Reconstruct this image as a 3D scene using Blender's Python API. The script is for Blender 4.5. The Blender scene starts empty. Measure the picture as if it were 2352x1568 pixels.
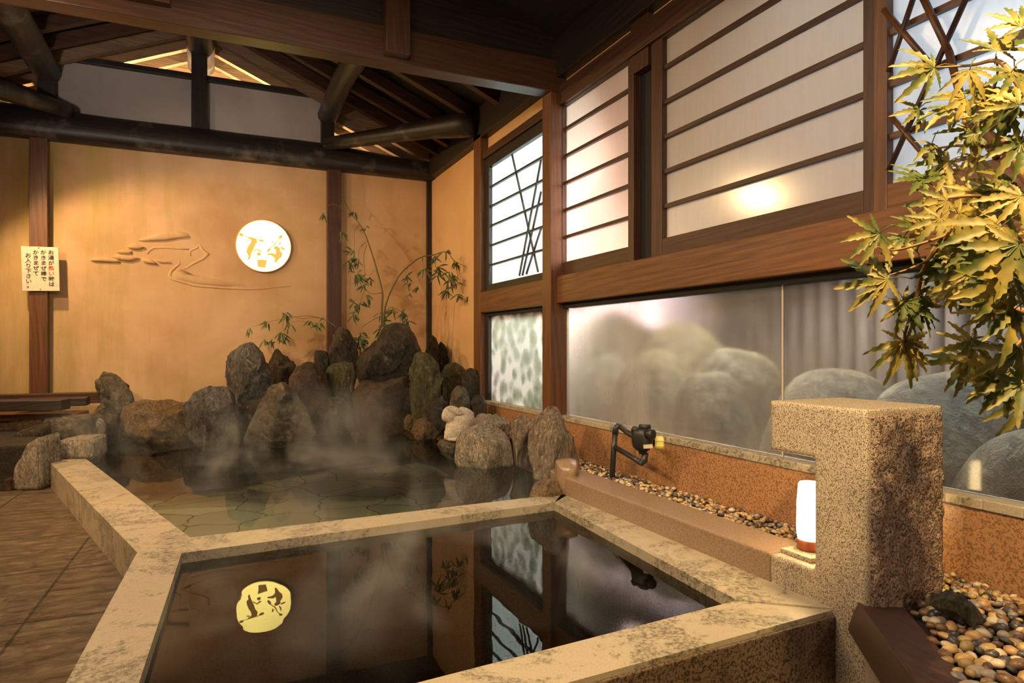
import bpy, bmesh, math, random
from mathutils import Vector, Matrix, noise
random.seed(7)
SC = bpy.context.scene
COL = SC.collection
R = math.radians

# ---------------------------------------------------------------- camera
F, CX, HY, CZ, YAW = 1517.0, 1176.0, 795.0, 0.97, R(24.3)
SF, CF = math.sin(YAW), math.cos(YAW)
cam_d = bpy.data.cameras.new('camera'); cam = bpy.data.objects.new('camera', cam_d); COL.objects.link(cam)
cam.location = (0, 0, CZ); cam.rotation_euler = (R(90), 0, -YAW)
cam_d.sensor_width = 36; cam_d.lens = F*36/2352; cam_d.shift_y = 11/2352; cam_d.clip_start = 0.02
SC.camera = cam
# ---------------------------------------------------------------- exposure
SC.view_settings.view_transform = 'Standard'; SC.view_settings.look = 'None'
SC.view_settings.exposure = 0.10; SC.view_settings.gamma = 1.0
SC.cycles.volume_step_rate = 2.0; SC.cycles.volume_max_steps = 48; SC.cycles.volume_bounces = 0
SC.cycles.use_adaptive_sampling = True; SC.cycles.adaptive_threshold = 0.12; SC.cycles.adaptive_min_samples = 20
SC.cycles.diffuse_bounces = 3; SC.cycles.glossy_bounces = 3; SC.cycles.transmission_bounces = 6
SC.cycles.max_bounces = 6; SC.cycles.transparent_max_bounces = 10; SC.cycles.sample_clamp_indirect = 4
SC.cycles.caustics_reflective = False; SC.cycles.caustics_refractive = False
# ---------------------------------------------------------------- world and lights
W = bpy.data.worlds.new('world'); SC.world = W; W.use_nodes = True
W.node_tree.nodes['Background'].inputs[0].default_value = (0.62, 0.55, 0.52, 1)
W.node_tree.nodes['Background'].inputs[1].default_value = 0.06

def light(name, kind, loc, target, energy, color, size=0.3, size_y=None, spot=None, blend=0.5, spread=None):
    d = bpy.data.lights.new(name, kind); o = bpy.data.objects.new(name, d); COL.objects.link(o)
    d.energy = energy; d.color = color; o.location = loc
    if target is not None:
        o.rotation_euler = (Vector(target) - Vector(loc)).to_track_quat('-Z', 'Y').to_euler()
    if kind == 'AREA':
        d.size = size
        if spread: d.spread = R(spread)
        if size_y: d.shape = 'RECTANGLE'; d.size_y = size_y
    else:
        d.shadow_soft_size = size
    if kind == 'SPOT': d.spot_size = R(spot); d.spot_blend = blend
    return o
WARM = (1.0, 0.62, 0.28)
light('wall_washer', 'SPOT', (-1.74, 6.45, 2.90), (-0.25, 6.0, 0.5), 165, WARM, 0.05, spot=138, blend=0.35)
light('upper_panel_fill', 'SPOT', (-1.6, 2.6, 1.75), (-0.2, 7.4, 3.5), 190, (1.0, 0.86, 0.74), 0.15, spot=40, blend=0.7)  # added fill that brightens the upper plaster panels and log beam
light('block_face_fill', 'SPOT', (0.9, -0.9, 1.15), (2.0, 1.33, 0.38), 42, (1.0, 0.74, 0.50), 0.05, spot=40, blend=0.7)  # extra light put in to brighten the rough face of the block
light('garden_blue', 'AREA', (2.95, 0.75, 2.15), (2.35, 0.75, 2.1), 12, (0.62, 0.80, 1.0), 0.6, 1.2, spread=120)
light('back_spot', 'SPOT', (-2.3, 4.9, 2.7), (1.2, 7.4, 0.5), 150, (1.0, 0.64, 0.33), 0.08, spot=95, blend=0.7)
light('pool_spot', 'SPOT', (-2.1, 3.6, 2.7), (1.2, 5.6, 0.3), 300, (1.0, 0.66, 0.34), 0.08, spot=95, blend=0.7)
light('floor_spot', 'SPOT', (-1.9, 2.6, 2.6), (-0.7, 3.0, 0.0), 150, (1.0, 0.66, 0.36), 0.08, spot=95, blend=0.8)
light('maple_spot', 'SPOT', (0.75, 0.15, 2.45), (1.50, 1.40, 0.40), 340, (1.0, 0.68, 0.30), 0.03, spot=75, blend=0.6)
light('overhead_fill', 'AREA', (0.2, 2.2, 2.7), (0.4, 3.2, 0.0), 60, (1.0, 0.72, 0.46), 1.4)  # soft overhead fill, no fixture of the room
light('window_fill', 'SPOT', (-0.6, 0.8, 2.3), (2.3, 2.0, 1.9), 115, (1.0, 0.80, 0.62), 0.12, spot=90, blend=0.8)
light('garden_flood', 'AREA', (3.35, 5.1, 2.3), (2.35, 5.0, 2.0), 620, (0.80, 1.0, 0.93), 1.0, 1.2, spread=85)
light('garden_flood_low', 'AREA', (3.4, 5.25, 0.55), (2.35, 5.1, 0.85), 380, (0.92, 1.0, 0.96), 0.8, 0.8)
light('garden_pink', 'AREA', (2.95, 4.2, 1.8), (2.35, 4.1, 1.7), 40, (1.0, 0.70, 0.63), 0.4, 0.7, spread=110)
light('garden_backdrop_fill', 'AREA', (3.7, 6.4, 2.9), (4.8, 7.6, 1.4), 620, (1.0, 0.80, 0.84), 0.6, 0.6, spread=140)  # added light that makes the garden backdrop bright and pinkish
light('garden_dusk', 'AREA', (3.25, 1.6, 2.9), (3.15, 1.7, 0.0), 62, (0.74, 0.84, 1.0), 0.9, 1.8, spread=130)
light('garden_rock_fill', 'AREA', (3.1, 3.6, 2.2), (3.3, 3.0, 0.3), 75, (1.0, 0.86, 0.66), 0.5, 0.5, spread=130)  # put in to bring out the rocks behind the steamed glass
light('eave_lamp', 'POINT', (0.55, 7.85, 3.15), None, 200, (1.0, 0.70, 0.38), 0.06)
light('eave_lamp', 'POINT', (-0.75, 7.85, 3.15), None, 190, (1.0, 0.70, 0.38), 0.06)

# ---------------------------------------------------------------- pixel rays (photo 2352 x 1568) to points of the place
def ray(px, py):
    u = (px-CX)/F
    return Vector((SF+CF*u, CF-SF*u, (HY-py)/F))
def at(px, py, t): return Vector((0, 0, CZ)) + ray(px, py)*t
def onX(px, py, X): d = ray(px, py); return at(px, py, X/d.x)
def onY(px, py, Y): d = ray(px, py); return at(px, py, Y/d.y)
def onZ(px, py, Z): d = ray(px, py); return at(px, py, (Z-CZ)/d.z)
RIGHT = Vector((CF, -SF, 0)); FWD = Vector((SF, CF, 0)); UP = Vector((0, 0, 1))

# ---------------------------------------------------------------- materials
def new_mat(name):
    m = bpy.data.materials.new(name); m.use_nodes = True
    nt = m.node_tree; nt.nodes.clear()
    out = nt.nodes.new('ShaderNodeOutputMaterial')
    return m, nt, out
def N(nt, t, **kw):
    n = nt.nodes.new(t)
    for k, v in kw.items():
        if k.startswith('i_'):
            key = k[2:]
            key = int(key) if key.isdigit() else key.replace('_', ' ')
            n.inputs[key].default_value = v
        else: setattr(n, k, v)
    return n
def L(nt, a, ao, b, bi): nt.links.new(a.outputs[ao], b.inputs[bi])
def rgba(c): return (c[0], c[1], c[2], 1)
def coords(nt, scale=(1, 1, 1), rot=(0, 0, 0)):
    tc = N(nt, 'ShaderNodeTexCoord'); mp = N(nt, 'ShaderNodeMapping')
    mp.inputs['Scale'].default_value = scale; mp.inputs['Rotation'].default_value = rot
    L(nt, tc, 'Object', mp, 'Vector'); return mp
def ramp(nt, stops):
    r = N(nt, 'ShaderNodeValToRGB'); e = r.color_ramp.elements
    while len(e) < len(stops): e.new(0.5)
    for i, (p, c) in enumerate(stops):
        e[i].position = p; e[i].color = rgba(c) if len(c) == 3 else c
    return r
def noise_n(nt, mp, scale, detail=5, rough=0.6, dist=0.0):
    n = N(nt, 'ShaderNodeTexNoise'); n.inputs['Scale'].default_value = scale
    n.inputs['Detail'].default_value = detail; n.inputs['Roughness'].default_value = rough; n.inputs['Distortion'].default_value = dist
    L(nt, mp, 0, n, 'Vector'); return n
def mix(nt, fac, a, b, mode='MIX'):
    m = N(nt, 'ShaderNodeMix', data_type='RGBA', blend_type=mode)
    for val, idx in ((fac, 0), (a, 6), (b, 7)):
        if isinstance(val, tuple) and isinstance(val[0], bpy.types.Node): nt.links.new(val[0].outputs[val[1]], m.inputs[idx])
        elif idx == 0: m.inputs[0].default_value = val
        else: m.inputs[idx].default_value = rgba(val)
    return m
def finish(nt, out, col, rough=0.6, bump=None, bstr=0.3, bdist=0.01, spec=0.5, coat=0.0):
    p = N(nt, 'ShaderNodeBsdfPrincipled')
    if isinstance(col, tuple) and isinstance(col[0], bpy.types.Node): nt.links.new(col[0].outputs[col[1]], p.inputs['Base Color'])
    else: p.inputs['Base Color'].default_value = rgba(col)
    if isinstance(rough, tuple): nt.links.new(rough[0].outputs[rough[1]], p.inputs['Roughness'])
    else: p.inputs['Roughness'].default_value = rough
    p.inputs['Specular IOR Level'].default_value = spec; p.inputs['Coat Weight'].default_value = coat
    if bump is not None:
        b = N(nt, 'ShaderNodeBump'); b.inputs['Strength'].default_value = bstr; b.inputs['Distance'].default_value = bdist
        nt.links.new(bump[0].outputs[bump[1]], b.inputs['Height']); L(nt, b, 0, p, 'Normal')
    L(nt, p, 0, out, 'Surface'); return p

def wood(name, c1, c2, axis='Z', rough=0.5, scale=1.0, streak=None):
    m, nt, out = new_mat(name)
    s = {'X': (0.9, 14, 14), 'Y': (14, 0.9, 14), 'Z': (14, 14, 0.9)}[axis]
    mp = coords(nt, tuple(v*scale for v in s))
    n1 = noise_n(nt, mp, 1.3, 8, 0.66, 1.6)
    w = N(nt, 'ShaderNodeTexWave', wave_type='BANDS', bands_direction='DIAGONAL'); w.inputs['Scale'].default_value = 1.1
    w.inputs['Distortion'].default_value = 9; w.inputs['Detail'].default_value = 3
    L(nt, mp, 0, w, 'Vector')
    mm = mix(nt, 0.14, (n1, 0), (w, 0))
    r = ramp(nt, [(0.25, c2), (0.72, c1)]); L(nt, mm, 2, r, 0)
    col = (r, 0)
    if streak:
        n2 = noise_n(nt, coords(nt, (2, 2, 2)), 1.3, 4); r2 = ramp(nt, [(0.56, (0, 0, 0)), (0.72, (1, 1, 1))]); L(nt, n2, 0, r2, 0)
        mx = mix(nt, (r2, 0), (r, 0), streak); col = (mx, 2)
    finish(nt, out, col, rough, (mm, 2), 0.35, 0.006)
    return m
M = {}
for ax in 'XYZ':
    M['wood'+ax] = wood('red_brown_wood_'+ax, (0.190, 0.080, 0.030), (0.072, 0.026, 0.010), ax, 0.42)
    M['dark'+ax] = wood('smoke_dark_wood_'+ax, (0.034, 0.022, 0.017), (0.010, 0.007, 0.006), ax, 0.5)
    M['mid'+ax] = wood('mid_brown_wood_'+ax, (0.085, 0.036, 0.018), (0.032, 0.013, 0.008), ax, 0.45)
M['logX'] = wood('weathered_highlit_log', (0.030, 0.022, 0.020), (0.009, 0.007, 0.007), 'X', 0.45, 1.0, (0.14, 0.115, 0.10))  # pale patches put the log's highlights as well as weathering into the colour
M['logY'] = wood('weathered_purlin_log', (0.06, 0.05, 0.045), (0.02, 0.015, 0.013), 'Y', 0.5, 1.0, (0.16, 0.16, 0.15))
M['rafter'] = wood('rough_lit_rafter_wood', (0.34, 0.22, 0.12), (0.12, 0.07, 0.04), 'X', 0.7, 1.6)  # light golden copy of rafter wood, carries the lamplight in its colour
M['board'] = wood('roof_boarding', (0.022, 0.015, 0.011), (0.008, 0.006, 0.005), 'Y', 0.7)

def plaster(name, base, dark, moss=None):
    m, nt, out = new_mat(name)
    mp = coords(nt); n1 = noise_n(nt, mp, 0.9, 5, 0.6, 0.3)
    r = ramp(nt, [(0.3, dark), (0.62, base)]); L(nt, n1, 0, r, 0)
    col = (r, 0)
    if moss:
        # moss and water runs: stronger towards the left end and low down
        mp2 = coords(nt, (5.0, 5.0, 0.6)); n2 = noise_n(nt, mp2, 1.0, 6, 0.7)
        tc = N(nt, 'ShaderNodeTexCoord'); sx = N(nt, 'ShaderNodeSeparateXYZ'); L(nt, tc, 'Object', sx, 0)
        mr = N(nt, 'ShaderNodeMapRange'); mr.inputs[1].default_value = 0.9; mr.inputs[2].default_value = -2.2
        mr.inputs[3].default_value = -0.20; mr.inputs[4].default_value = 0.19; L(nt, sx, 'X', mr, 0)
        ad = N(nt, 'ShaderNodeMath', operation='ADD'); L(nt, n2, 0, ad, 0); L(nt, mr, 0, ad, 1)
        r2 = ramp(nt, [(0.46, (0, 0, 0)), (0.80, (0.75, 0.75, 0.75))]); L(nt, ad, 0, r2, 0)
        mx = mix(nt, (r2, 0), col, moss); col = (mx, 2)
    n3 = noise_n(nt, coords(nt, (1, 1, 1)), 60, 4, 0.7)
    n4 = noise_n(nt, coords(nt, (30, 30, 3)), 1.0, 3, 0.7)
    bm_ = mix(nt, 0.5, (n3, 0), (n4, 0))
    finish(nt, out, col, 0.85, (bm_, 2), 0.35, 0.006, 0.25)
    return m
M['plaster'] = plaster('ochre_plaster', (0.65, 0.45, 0.28), (0.44, 0.27, 0.13), (0.33, 0.28, 0.05))
M['plaster2'] = plaster('clean_ochre_plaster', (0.70, 0.45, 0.24), (0.60, 0.36, 0.17))
M['plaster3'] = plaster('grey_plaster', (0.50, 0.46, 0.44), (0.36, 0.31, 0.28))

def granite(name, light_c, dark_c, scale=160, bstr=0.25, rough=0.55, big=None, bdist=0.004):
    m, nt, out = new_mat(name); mp = coords(nt)
    n1 = noise_n(nt, mp, scale, 2, 0.7); r = ramp(nt, [(0.40, dark_c), (0.53, light_c)]); L(nt, n1, 0, r, 0)
    n2 = noise_n(nt, mp, 3.0, 4); col = mix(nt, (n2, 0), (r, 0), tuple(c*0.55 for c in light_c), 'MIX')
    col.inputs[0].default_value = 0.3
    c = (r, 0)
    if big:
        r2 = ramp(nt, [(0.5, (0, 0, 0)), (0.66, (1, 1, 1))]); L(nt, n2, 0, r2, 0)
        mx = mix(nt, (r2, 0), (r, 0), big); c = (mx, 2)
    finish(nt, out, c, rough, (n1, 0), bstr, bdist)
    return m
M['granite'] = granite('speckled_granite', (0.52, 0.43, 0.30), (0.08, 0.06, 0.04), 300)
M['granite_rough'] = granite('pitched_rough_granite', (0.40, 0.28, 0.20), (0.09, 0.06, 0.045), 120, 1.0, 0.6, None, 0.012)
M['granite_red'] = granite('wet_red_granite', (0.40, 0.21, 0.10), (0.20, 0.10, 0.045), 120, 0.2, 0.35)
M['coping'] = granite('wet_coping_granite', (0.28, 0.19, 0.125), (0.19, 0.125, 0.08), 190, 0.12, 0.26)
M['granite_dark'] = granite('dark_wet_granite', (0.15, 0.10, 0.065), (0.035, 0.022, 0.014), 110, 0.6, 0.45)

def rim_mat():
    m, nt, out = new_mat('worn_rim_stone'); mp = coords(nt)
    n0 = noise_n(nt, mp, 220, 2, 0.6)
    r0 = ramp(nt, [(0.3, (0.33, 0.28, 0.20)), (0.6, (0.43, 0.37, 0.27))]); L(nt, n0, 0, r0, 0)
    n1 = noise_n(nt, mp, 3.6, 10, 0.82, 0.4)
    r1 = ramp(nt, [(0.51, (0, 0, 0)), (0.55, (1, 1, 1))]); L(nt, n1, 0, r1, 0)
    n1b = noise_n(nt, mp, 70, 3, 0.7); r1b = ramp(nt, [(0.42, (0.12, 0.12, 0.12)), (0.60, (0.9, 0.9, 0.9))]); L(nt, n1b, 0, r1b, 0)
    mul = mix(nt, 1.0, (r1, 0), (r1b, 0), 'MULTIPLY')
    mx = mix(nt, (mul, 2), (r0, 0), (0.10, 0.085, 0.06))
    rr = ramp(nt, [(0.45, (0.30, 0.30, 0.30)), (0.55, (0.5, 0.5, 0.5))]); L(nt, n1, 0, rr, 0)
    finish(nt, out, (mx, 2), (rr, 0), (n1, 0), 0.25, 0.004)
    return m
M['rim'] = rim_mat()

def floor_mat():
    m, nt, out = new_mat('split_face_floor_tiles'); mp = coords(nt, (1, 1, 1), (0, 0, R(1.5))); mp.inputs['Location'].default_value = (0.68, 0.25, 0)
    br = N(nt, 'ShaderNodeTexBrick'); br.offset = 0.0
    br.inputs['Color1'].default_value = (0.25, 0.17, 0.10, 1); br.inputs['Color2'].default_value = (0.30, 0.22, 0.14, 1)
    br.inputs['Mortar'].default_value = (0.10, 0.07, 0.045, 1); br.inputs['Scale'].default_value = 1.0
    br.inputs['Mortar Size'].default_value = 0.006; br.inputs['Brick Width'].default_value = 0.62; br.inputs['Row Height'].default_value = 0.61
    L(nt, mp, 0, br, 'Vector')
    n1 = noise_n(nt, coords(nt, (3, 6, 3)), 3.0, 9, 0.78, 0.9); r = ramp(nt, [(0.38, (0.32, 0.30, 0.28)), (0.62, (1.15, 1.15, 1.15))]); L(nt, n1, 0, r, 0)
    mx = mix(nt, 1.0, (br, 0), (r, 0), 'MULTIPLY')
    finish(nt, out, (mx, 2), 0.34, (n1, 0), 1.0, 0.03)
    return m
M['floor'] = floor_mat()
def flag_mat():
    m, nt, out = new_mat('pool_flagstones'); mp = coords(nt, (1, 1.15, 1))
    nz = noise_n(nt, mp, 2.5, 2); vm = N(nt, 'ShaderNodeVectorMath', operation='MULTIPLY_ADD')
    L(nt, nz, 1, vm, 0); vm.inputs[1].default_value = (0.22, 0.22, 0); L(nt, mp, 0, vm, 2)
    v = N(nt, 'ShaderNodeTexVoronoi', feature='DISTANCE_TO_EDGE', voronoi_dimensions='2D'); v.inputs['Scale'].default_value = 2.3
    L(nt, vm, 0, v, 'Vector'); r = ramp(nt, [(0.008, (0.05, 0.05, 0.04)), (0.020, (1, 1, 1))]); L(nt, v, 'Distance', r, 0)
    v2 = N(nt, 'ShaderNodeTexVoronoi', feature='F1', voronoi_dimensions='2D'); v2.inputs['Scale'].default_value = 2.3; L(nt, vm, 0, v2, 'Vector')
    sp = N(nt, 'ShaderNodeSeparateColor'); L(nt, v2, 'Color', sp, 0)
    rc = ramp(nt, [(0.0, (0.32, 0.34, 0.30)), (0.5, (0.43, 0.43, 0.38)), (1.0, (0.54, 0.51, 0.45))]); L(nt, sp, 0, rc, 0)
    mx = mix(nt, 1.0, (rc, 0), (r, 0), 'MULTIPLY')
    finish(nt, out, (mx, 2), 0.6); return m
M['flag'] = flag_mat()
def water_mat(name, tint, rough, wave, amp):
    m, nt, out = new_mat(name); mp = coords(nt, (1, 1, 1))
    n = noise_n(nt, mp, wave, 2, 0.5, 0.3); b = N(nt, 'ShaderNodeBump'); b.inputs['Strength'].default_value = amp; b.inputs['Distance'].default_value = 0.02
    L(nt, n, 0, b, 'Height')
    fr = N(nt, 'ShaderNodeFresnel'); fr.inputs['IOR'].default_value = 1.33; L(nt, b, 0, fr, 'Normal')
    t = N(nt, 'ShaderNodeBsdfTransparent'); t.inputs[0].default_value = rgba(tint)
    g = N(nt, 'ShaderNodeBsdfGlossy'); g.inputs['Roughness'].default_value = rough; L(nt, b, 0, g, 'Normal')
    mx = N(nt, 'ShaderNodeMixShader'); L(nt, fr, 0, mx, 0); L(nt, t, 0, mx, 1); L(nt, g, 0, mx, 2); L(nt, mx, 0, out, 'Surface')
    return m
M['water'] = water_mat('clear_green_water', (0.74, 0.82, 0.72), 0.03, 2.5, 0.05)
M['water2'] = water_mat('still_dark_water', (0.22, 0.20, 0.15), 0.012, 3.0, 0.05)

def stone(name, a, b, vein=None, stretch=(1, 1, 1), rough=0.45, scale=5.0, bstr=0.7, patch=None, vpos=(0.62, 0.66)):
    m, nt, out = new_mat(name); mp = coords(nt, stretch)
    n1 = noise_n(nt, mp, scale, 8, 0.68, 0.8); r = ramp(nt, [(0.34, b), (0.66, a)]); L(nt, n1, 0, r, 0)
    c = (r, 0)
    if patch:
        n3 = noise_n(nt, coords(nt), 2.4, 5, 0.6); r3 = ramp(nt, [(0.5, (0, 0, 0)), (0.62, (0.85, 0.85, 0.85))]); L(nt, n3, 0, r3, 0)
        mx = mix(nt, (r3, 0), c, patch); c = (mx, 2)
    if vein:
        n2 = noise_n(nt, coords(nt, stretch), scale*0.9, 6, 0.6, 2.0); r2 = ramp(nt, [(vpos[0], (0, 0, 0)), (vpos[1], (0.8, 0.8, 0.8)), (vpos[1]+0.05, (0, 0, 0))]); L(nt, n2, 0, r2, 0)
        mx = mix(nt, (r2, 0), c, vein); c = (mx, 2)
    nf = noise_n(nt, coords(nt, tuple(v**0.6 for v in stretch)), scale*6, 6, 0.75, 0.6)
    rf_ = ramp(nt, [(0.36, (0.35, 0.35, 0.35)), (0.50, (0.9, 0.9, 0.9)), (0.66, (1.9, 1.9, 1.9))]); L(nt, nf, 0, rf_, 0)
    cm = mix(nt, 1.0, c, (rf_, 0), 'MULTIPLY'); c = (cm, 2)
    hb = mix(nt, 0.5, (n1, 0), (nf, 0))
    finish(nt, out, c, rough, (hb, 2), 1.0, 0.07*bstr)
    return m
M['st_dark'] = stone('wet_dark_stone', (0.070, 0.056, 0.040), (0.016, 0.013, 0.010), (0.20, 0.18, 0.14), rough=0.34)
M['st_brown'] = stone('brown_stone', (0.095, 0.058, 0.032), (0.022, 0.015, 0.010), None, rough=0.36, patch=(0.10, 0.05, 0.025))
M['st_blue'] = stone('blue_grey_stone', (0.17, 0.16, 0.15), (0.05, 0.048, 0.048), (0.34, 0.32, 0.30), (1.6, 1.6, 0.6), rough=0.36)
M['st_green'] = stone('mossy_layered_stone', (0.13, 0.125, 0.055), (0.04, 0.036, 0.018), (0.28, 0.25, 0.15), (3.0, 3.0, 0.5), rough=0.4)
M['st_tan'] = stone('tan_rough_stone', (0.42, 0.28, 0.15), (0.12, 0.075, 0.04), None, scale=14, rough=0.45, bstr=1.0)
M['st_pale'] = stone('pale_grained_stone', (0.58, 0.50, 0.40), (0.30, 0.25, 0.19), None, (2.6, 2.6, 1.0), scale=6, rough=0.6, bstr=1.0)
M['st_fibre'] = stone('fibrous_grey_stone', (0.42, 0.34, 0.26), (0.16, 0.125, 0.09), None, (5, 5, 0.8), scale=4, rough=0.5, bstr=1.0)
M['st_grey'] = stone('grey_green_stone', (0.17, 0.145, 0.105), (0.055, 0.047, 0.034), (0.42, 0.40, 0.34), rough=0.42, scale=3)
M['st_white'] = stone('white_carved_stone', (0.80, 0.72, 0.62), (0.62, 0.54, 0.44), None, scale=30, rough=0.6, bstr=0.25)
M['st_out'] = stone('smooth_garden_stone', (0.17, 0.155, 0.085), (0.06, 0.055, 0.03), None, rough=0.6, scale=2)
M['soil'] = stone('dark_bank_soil', (0.06, 0.042, 0.028), (0.02, 0.014, 0.01), None, scale=12, rough=0.8)
def simple(name, c, rough=0.5, metal=0.0, spec=0.5):
    m, nt, out = new_mat(name); mp = coords(nt); n = noise_n(nt, mp, 40, 3)
    r = ramp(nt, [(0.3, tuple(v*0.85 for v in c)), (0.7, c)]); L(nt, n, 0, r, 0)
    p = finish(nt, out, (r, 0), rough, spec=spec); p.inputs['Metallic'].default_value = metal; return m
def emit(name, c, s):
    m, nt, out = new_mat(name); e = N(nt, 'ShaderNodeEmission'); e.inputs[0].default_value = rgba(c); e.inputs[1].default_value = s
    L(nt, e, 0, out, 'Surface'); return m
M['black'] = simple('black_pipe_plastic', (0.022, 0.022, 0.025), 0.4)
M['blackm'] = simple('black_cast_metal', (0.012, 0.012, 0.012), 0.45)
M['yellow'] = simple('yellow_plastic', (0.85, 0.78, 0.25), 0.4)
M['plate'] = simple('pale_plate', (0.55, 0.5, 0.42), 0.4)
M['sign'] = simple('cream_sign_board', (0.86, 0.76, 0.62), 0.4)
M['ink'] = simple('black_ink', (0.025, 0.018, 0.012), 0.6)
M['red'] = simple('red_ink', (0.75, 0.05, 0.03), 0.6)
M['iron'] = simple('dark_rusty_sheet', (0.055, 0.032, 0.020), 0.42)
M['gap'] = simple('shadowed_timber', (0.010, 0.008, 0.007), 0.7)  # near-black colour puts the shade of the gaps into the material
M['lampbase'] = simple('red_brown_lacquer', (0.30, 0.08, 0.03), 0.35)
M['moon'] = emit('lit_moon_face', (1.0, 0.76, 0.20), 8.0)
M['moonprint'] = emit('golden_print_on_moon', (1.0, 0.50, 0.10), 1.1)
M['lampglow'] = emit('lit_lamp_shade', (1.0, 0.70, 0.34), 26.0)
def paper(name, c, tr, gloss=0.06):
    m, nt, out = new_mat(name); mp = coords(nt, (18, 18, 2)); n = noise_n(nt, mp, 2.0, 6, 0.7)
    r = ramp(nt, [(0.3, tuple(v*0.93 for v in c)), (0.7, c)]); L(nt, n, 0, r, 0)
    d = N(nt, 'ShaderNodeBsdfDiffuse'); t = N(nt, 'ShaderNodeBsdfTranslucent'); L(nt, r, 0, d, 0); L(nt, r, 0, t, 0)
    a = N(nt, 'ShaderNodeMixShader'); a.inputs[0].default_value = tr; L(nt, d, 0, a, 1); L(nt, t, 0, a, 2)
    g = N(nt, 'ShaderNodeBsdfGlossy'); g.inputs['Roughness'].default_value = 0.16
    b = N(nt, 'ShaderNodeMixShader'); b.inputs[0].default_value = gloss; L(nt, a, 0, b, 1); L(nt, g, 0, b, 2); L(nt, b, 0, out, 'Surface')
    return m
M['paper'] = paper('white_shoji_sheet', (0.78, 0.72, 0.64), 0.5, 0.09)
M['paper_white'] = paper('bright_white_sheet', (0.88, 0.92, 0.93), 0.6)
M['paper_pink_lit'] = paper('pink_lit_shoji_sheet', (0.92, 0.82, 0.78), 0.55)  # pink of the backlight tinted into the paper
def fog_glass():
    m, nt, out = new_mat('steamed_glass'); mp = coords(nt, (1, 1.3, 1)); n = noise_n(nt, mp, 1.6, 4, 0.5, 0.5)
    tc = N(nt, 'ShaderNodeTexCoord'); sx = N(nt, 'ShaderNodeSeparateXYZ'); L(nt, tc, 'Object', sx, 0)
    # steam settles on the panes towards the pool end and fades towards the maple
    mr = N(nt, 'ShaderNodeMapRange', interpolation_type='SMOOTHSTEP'); mr.inputs[1].default_value = 0.8; mr.inputs[2].default_value = 3.6
    mr.inputs[3].default_value = -0.42; mr.inputs[4].default_value = 0.16; L(nt, sx, 'Y', mr, 0)
    ad = N(nt, 'ShaderNodeMath', operation='ADD'); L(nt, n, 0, ad, 0); L(nt, mr, 0, ad, 1)
    fc = ramp(nt, [(0.12, (0.02, 0.02, 0.02)), (0.80, (0.42, 0.42, 0.42))]); L(nt, ad, 0, fc, 0)
    streak = noise_n(nt, coords(nt, (1, 26, 0.8)), 1.0, 4, 0.6)
    rs = ramp(nt, [(0.35, (0.62, 0.56, 0.48)), (0.7, (0.72, 0.66, 0.58))]); L(nt, streak, 0, rs, 0)
    d = N(nt, 'ShaderNodeBsdfDiffuse'); t = N(nt, 'ShaderNodeBsdfTranslucent'); L(nt, rs, 0, d, 0); L(nt, rs, 0, t, 0)
    dt = N(nt, 'ShaderNodeMixShader'); dt.inputs[0].default_value = 0.4; L(nt, d, 0, dt, 1); L(nt, t, 0, dt, 2)
    rf = N(nt, 'ShaderNodeBsdfRefraction'); rf.inputs['IOR'].default_value = 1.22; rf.inputs[0].default_value = (0.92, 0.93, 0.92, 1)
    rr = N(nt, 'ShaderNodeMapRange', interpolation_type='SMOOTHSTEP'); rr.inputs[1].default_value = 1.0; rr.inputs[2].default_value = 4.0; rr.inputs[3].default_value = 0.06; rr.inputs[4].default_value = 0.262
    L(nt, sx, 'Y', rr, 0); L(nt, rr, 0, rf, 'Roughness')
    a = N(nt, 'ShaderNodeMixShader'); L(nt, fc, 0, a, 0); L(nt, rf, 0, a, 1); L(nt, dt, 0, a, 2)
    g = N(nt, 'ShaderNodeBsdfGlossy'); g.inputs['Roughness'].default_value = 0.08
    b = N(nt, 'ShaderNodeMixShader'); b.inputs[0].default_value = 0.03; L(nt, a, 0, b, 1); L(nt, g, 0, b, 2); L(nt, b, 0, out, 'Surface')
    return m
M['fog'] = fog_glass()
def pebbled_glass():
    m, nt, out = new_mat('hammered_pattern_glass'); mp = coords(nt, (1, 1, 1))
    nz = noise_n(nt, mp, 6, 3); vm = N(nt, 'ShaderNodeVectorMath', operation='MULTIPLY_ADD')
    L(nt, nz, 1, vm, 0); vm.inputs[1].default_value = (0.12, 0.12, 0.12); L(nt, mp, 0, vm, 2)
    v = N(nt, 'ShaderNodeTexVoronoi', feature='SMOOTH_F1'); v.inputs['Scale'].default_value = 8.5; v.inputs['Smoothness'].default_value = 1.0
    L(nt, vm, 0, v, 'Vector')
    r = ramp(nt, [(0.18, (0.27, 0.25, 0.21)), (0.38, (0.44, 0.42, 0.37)), (0.56, (0.98, 0.96, 0.94))]); L(nt, v, 'Distance', r, 0)  # light and dark seen through the glass painted as a colour pattern
    t = N(nt, 'ShaderNodeBsdfTranslucent'); L(nt, r, 0, t, 0); d = N(nt, 'ShaderNodeBsdfDiffuse'); L(nt, r, 0, d, 0)
    a = N(nt, 'ShaderNodeMixShader'); a.inputs[0].default_value = 0.2; L(nt, t, 0, a, 1); L(nt, d, 0, a, 2)
    g = N(nt, 'ShaderNodeBsdfGlossy'); g.inputs['Roughness'].default_value = 0.1
    b = N(nt, 'ShaderNodeMixShader'); b.inputs[0].default_value = 0.05; L(nt, a, 0, b, 1); L(nt, g, 0, b, 2); L(nt, b, 0, out, 'Surface')
    return m
M['pebbled'] = pebbled_glass()
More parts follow.
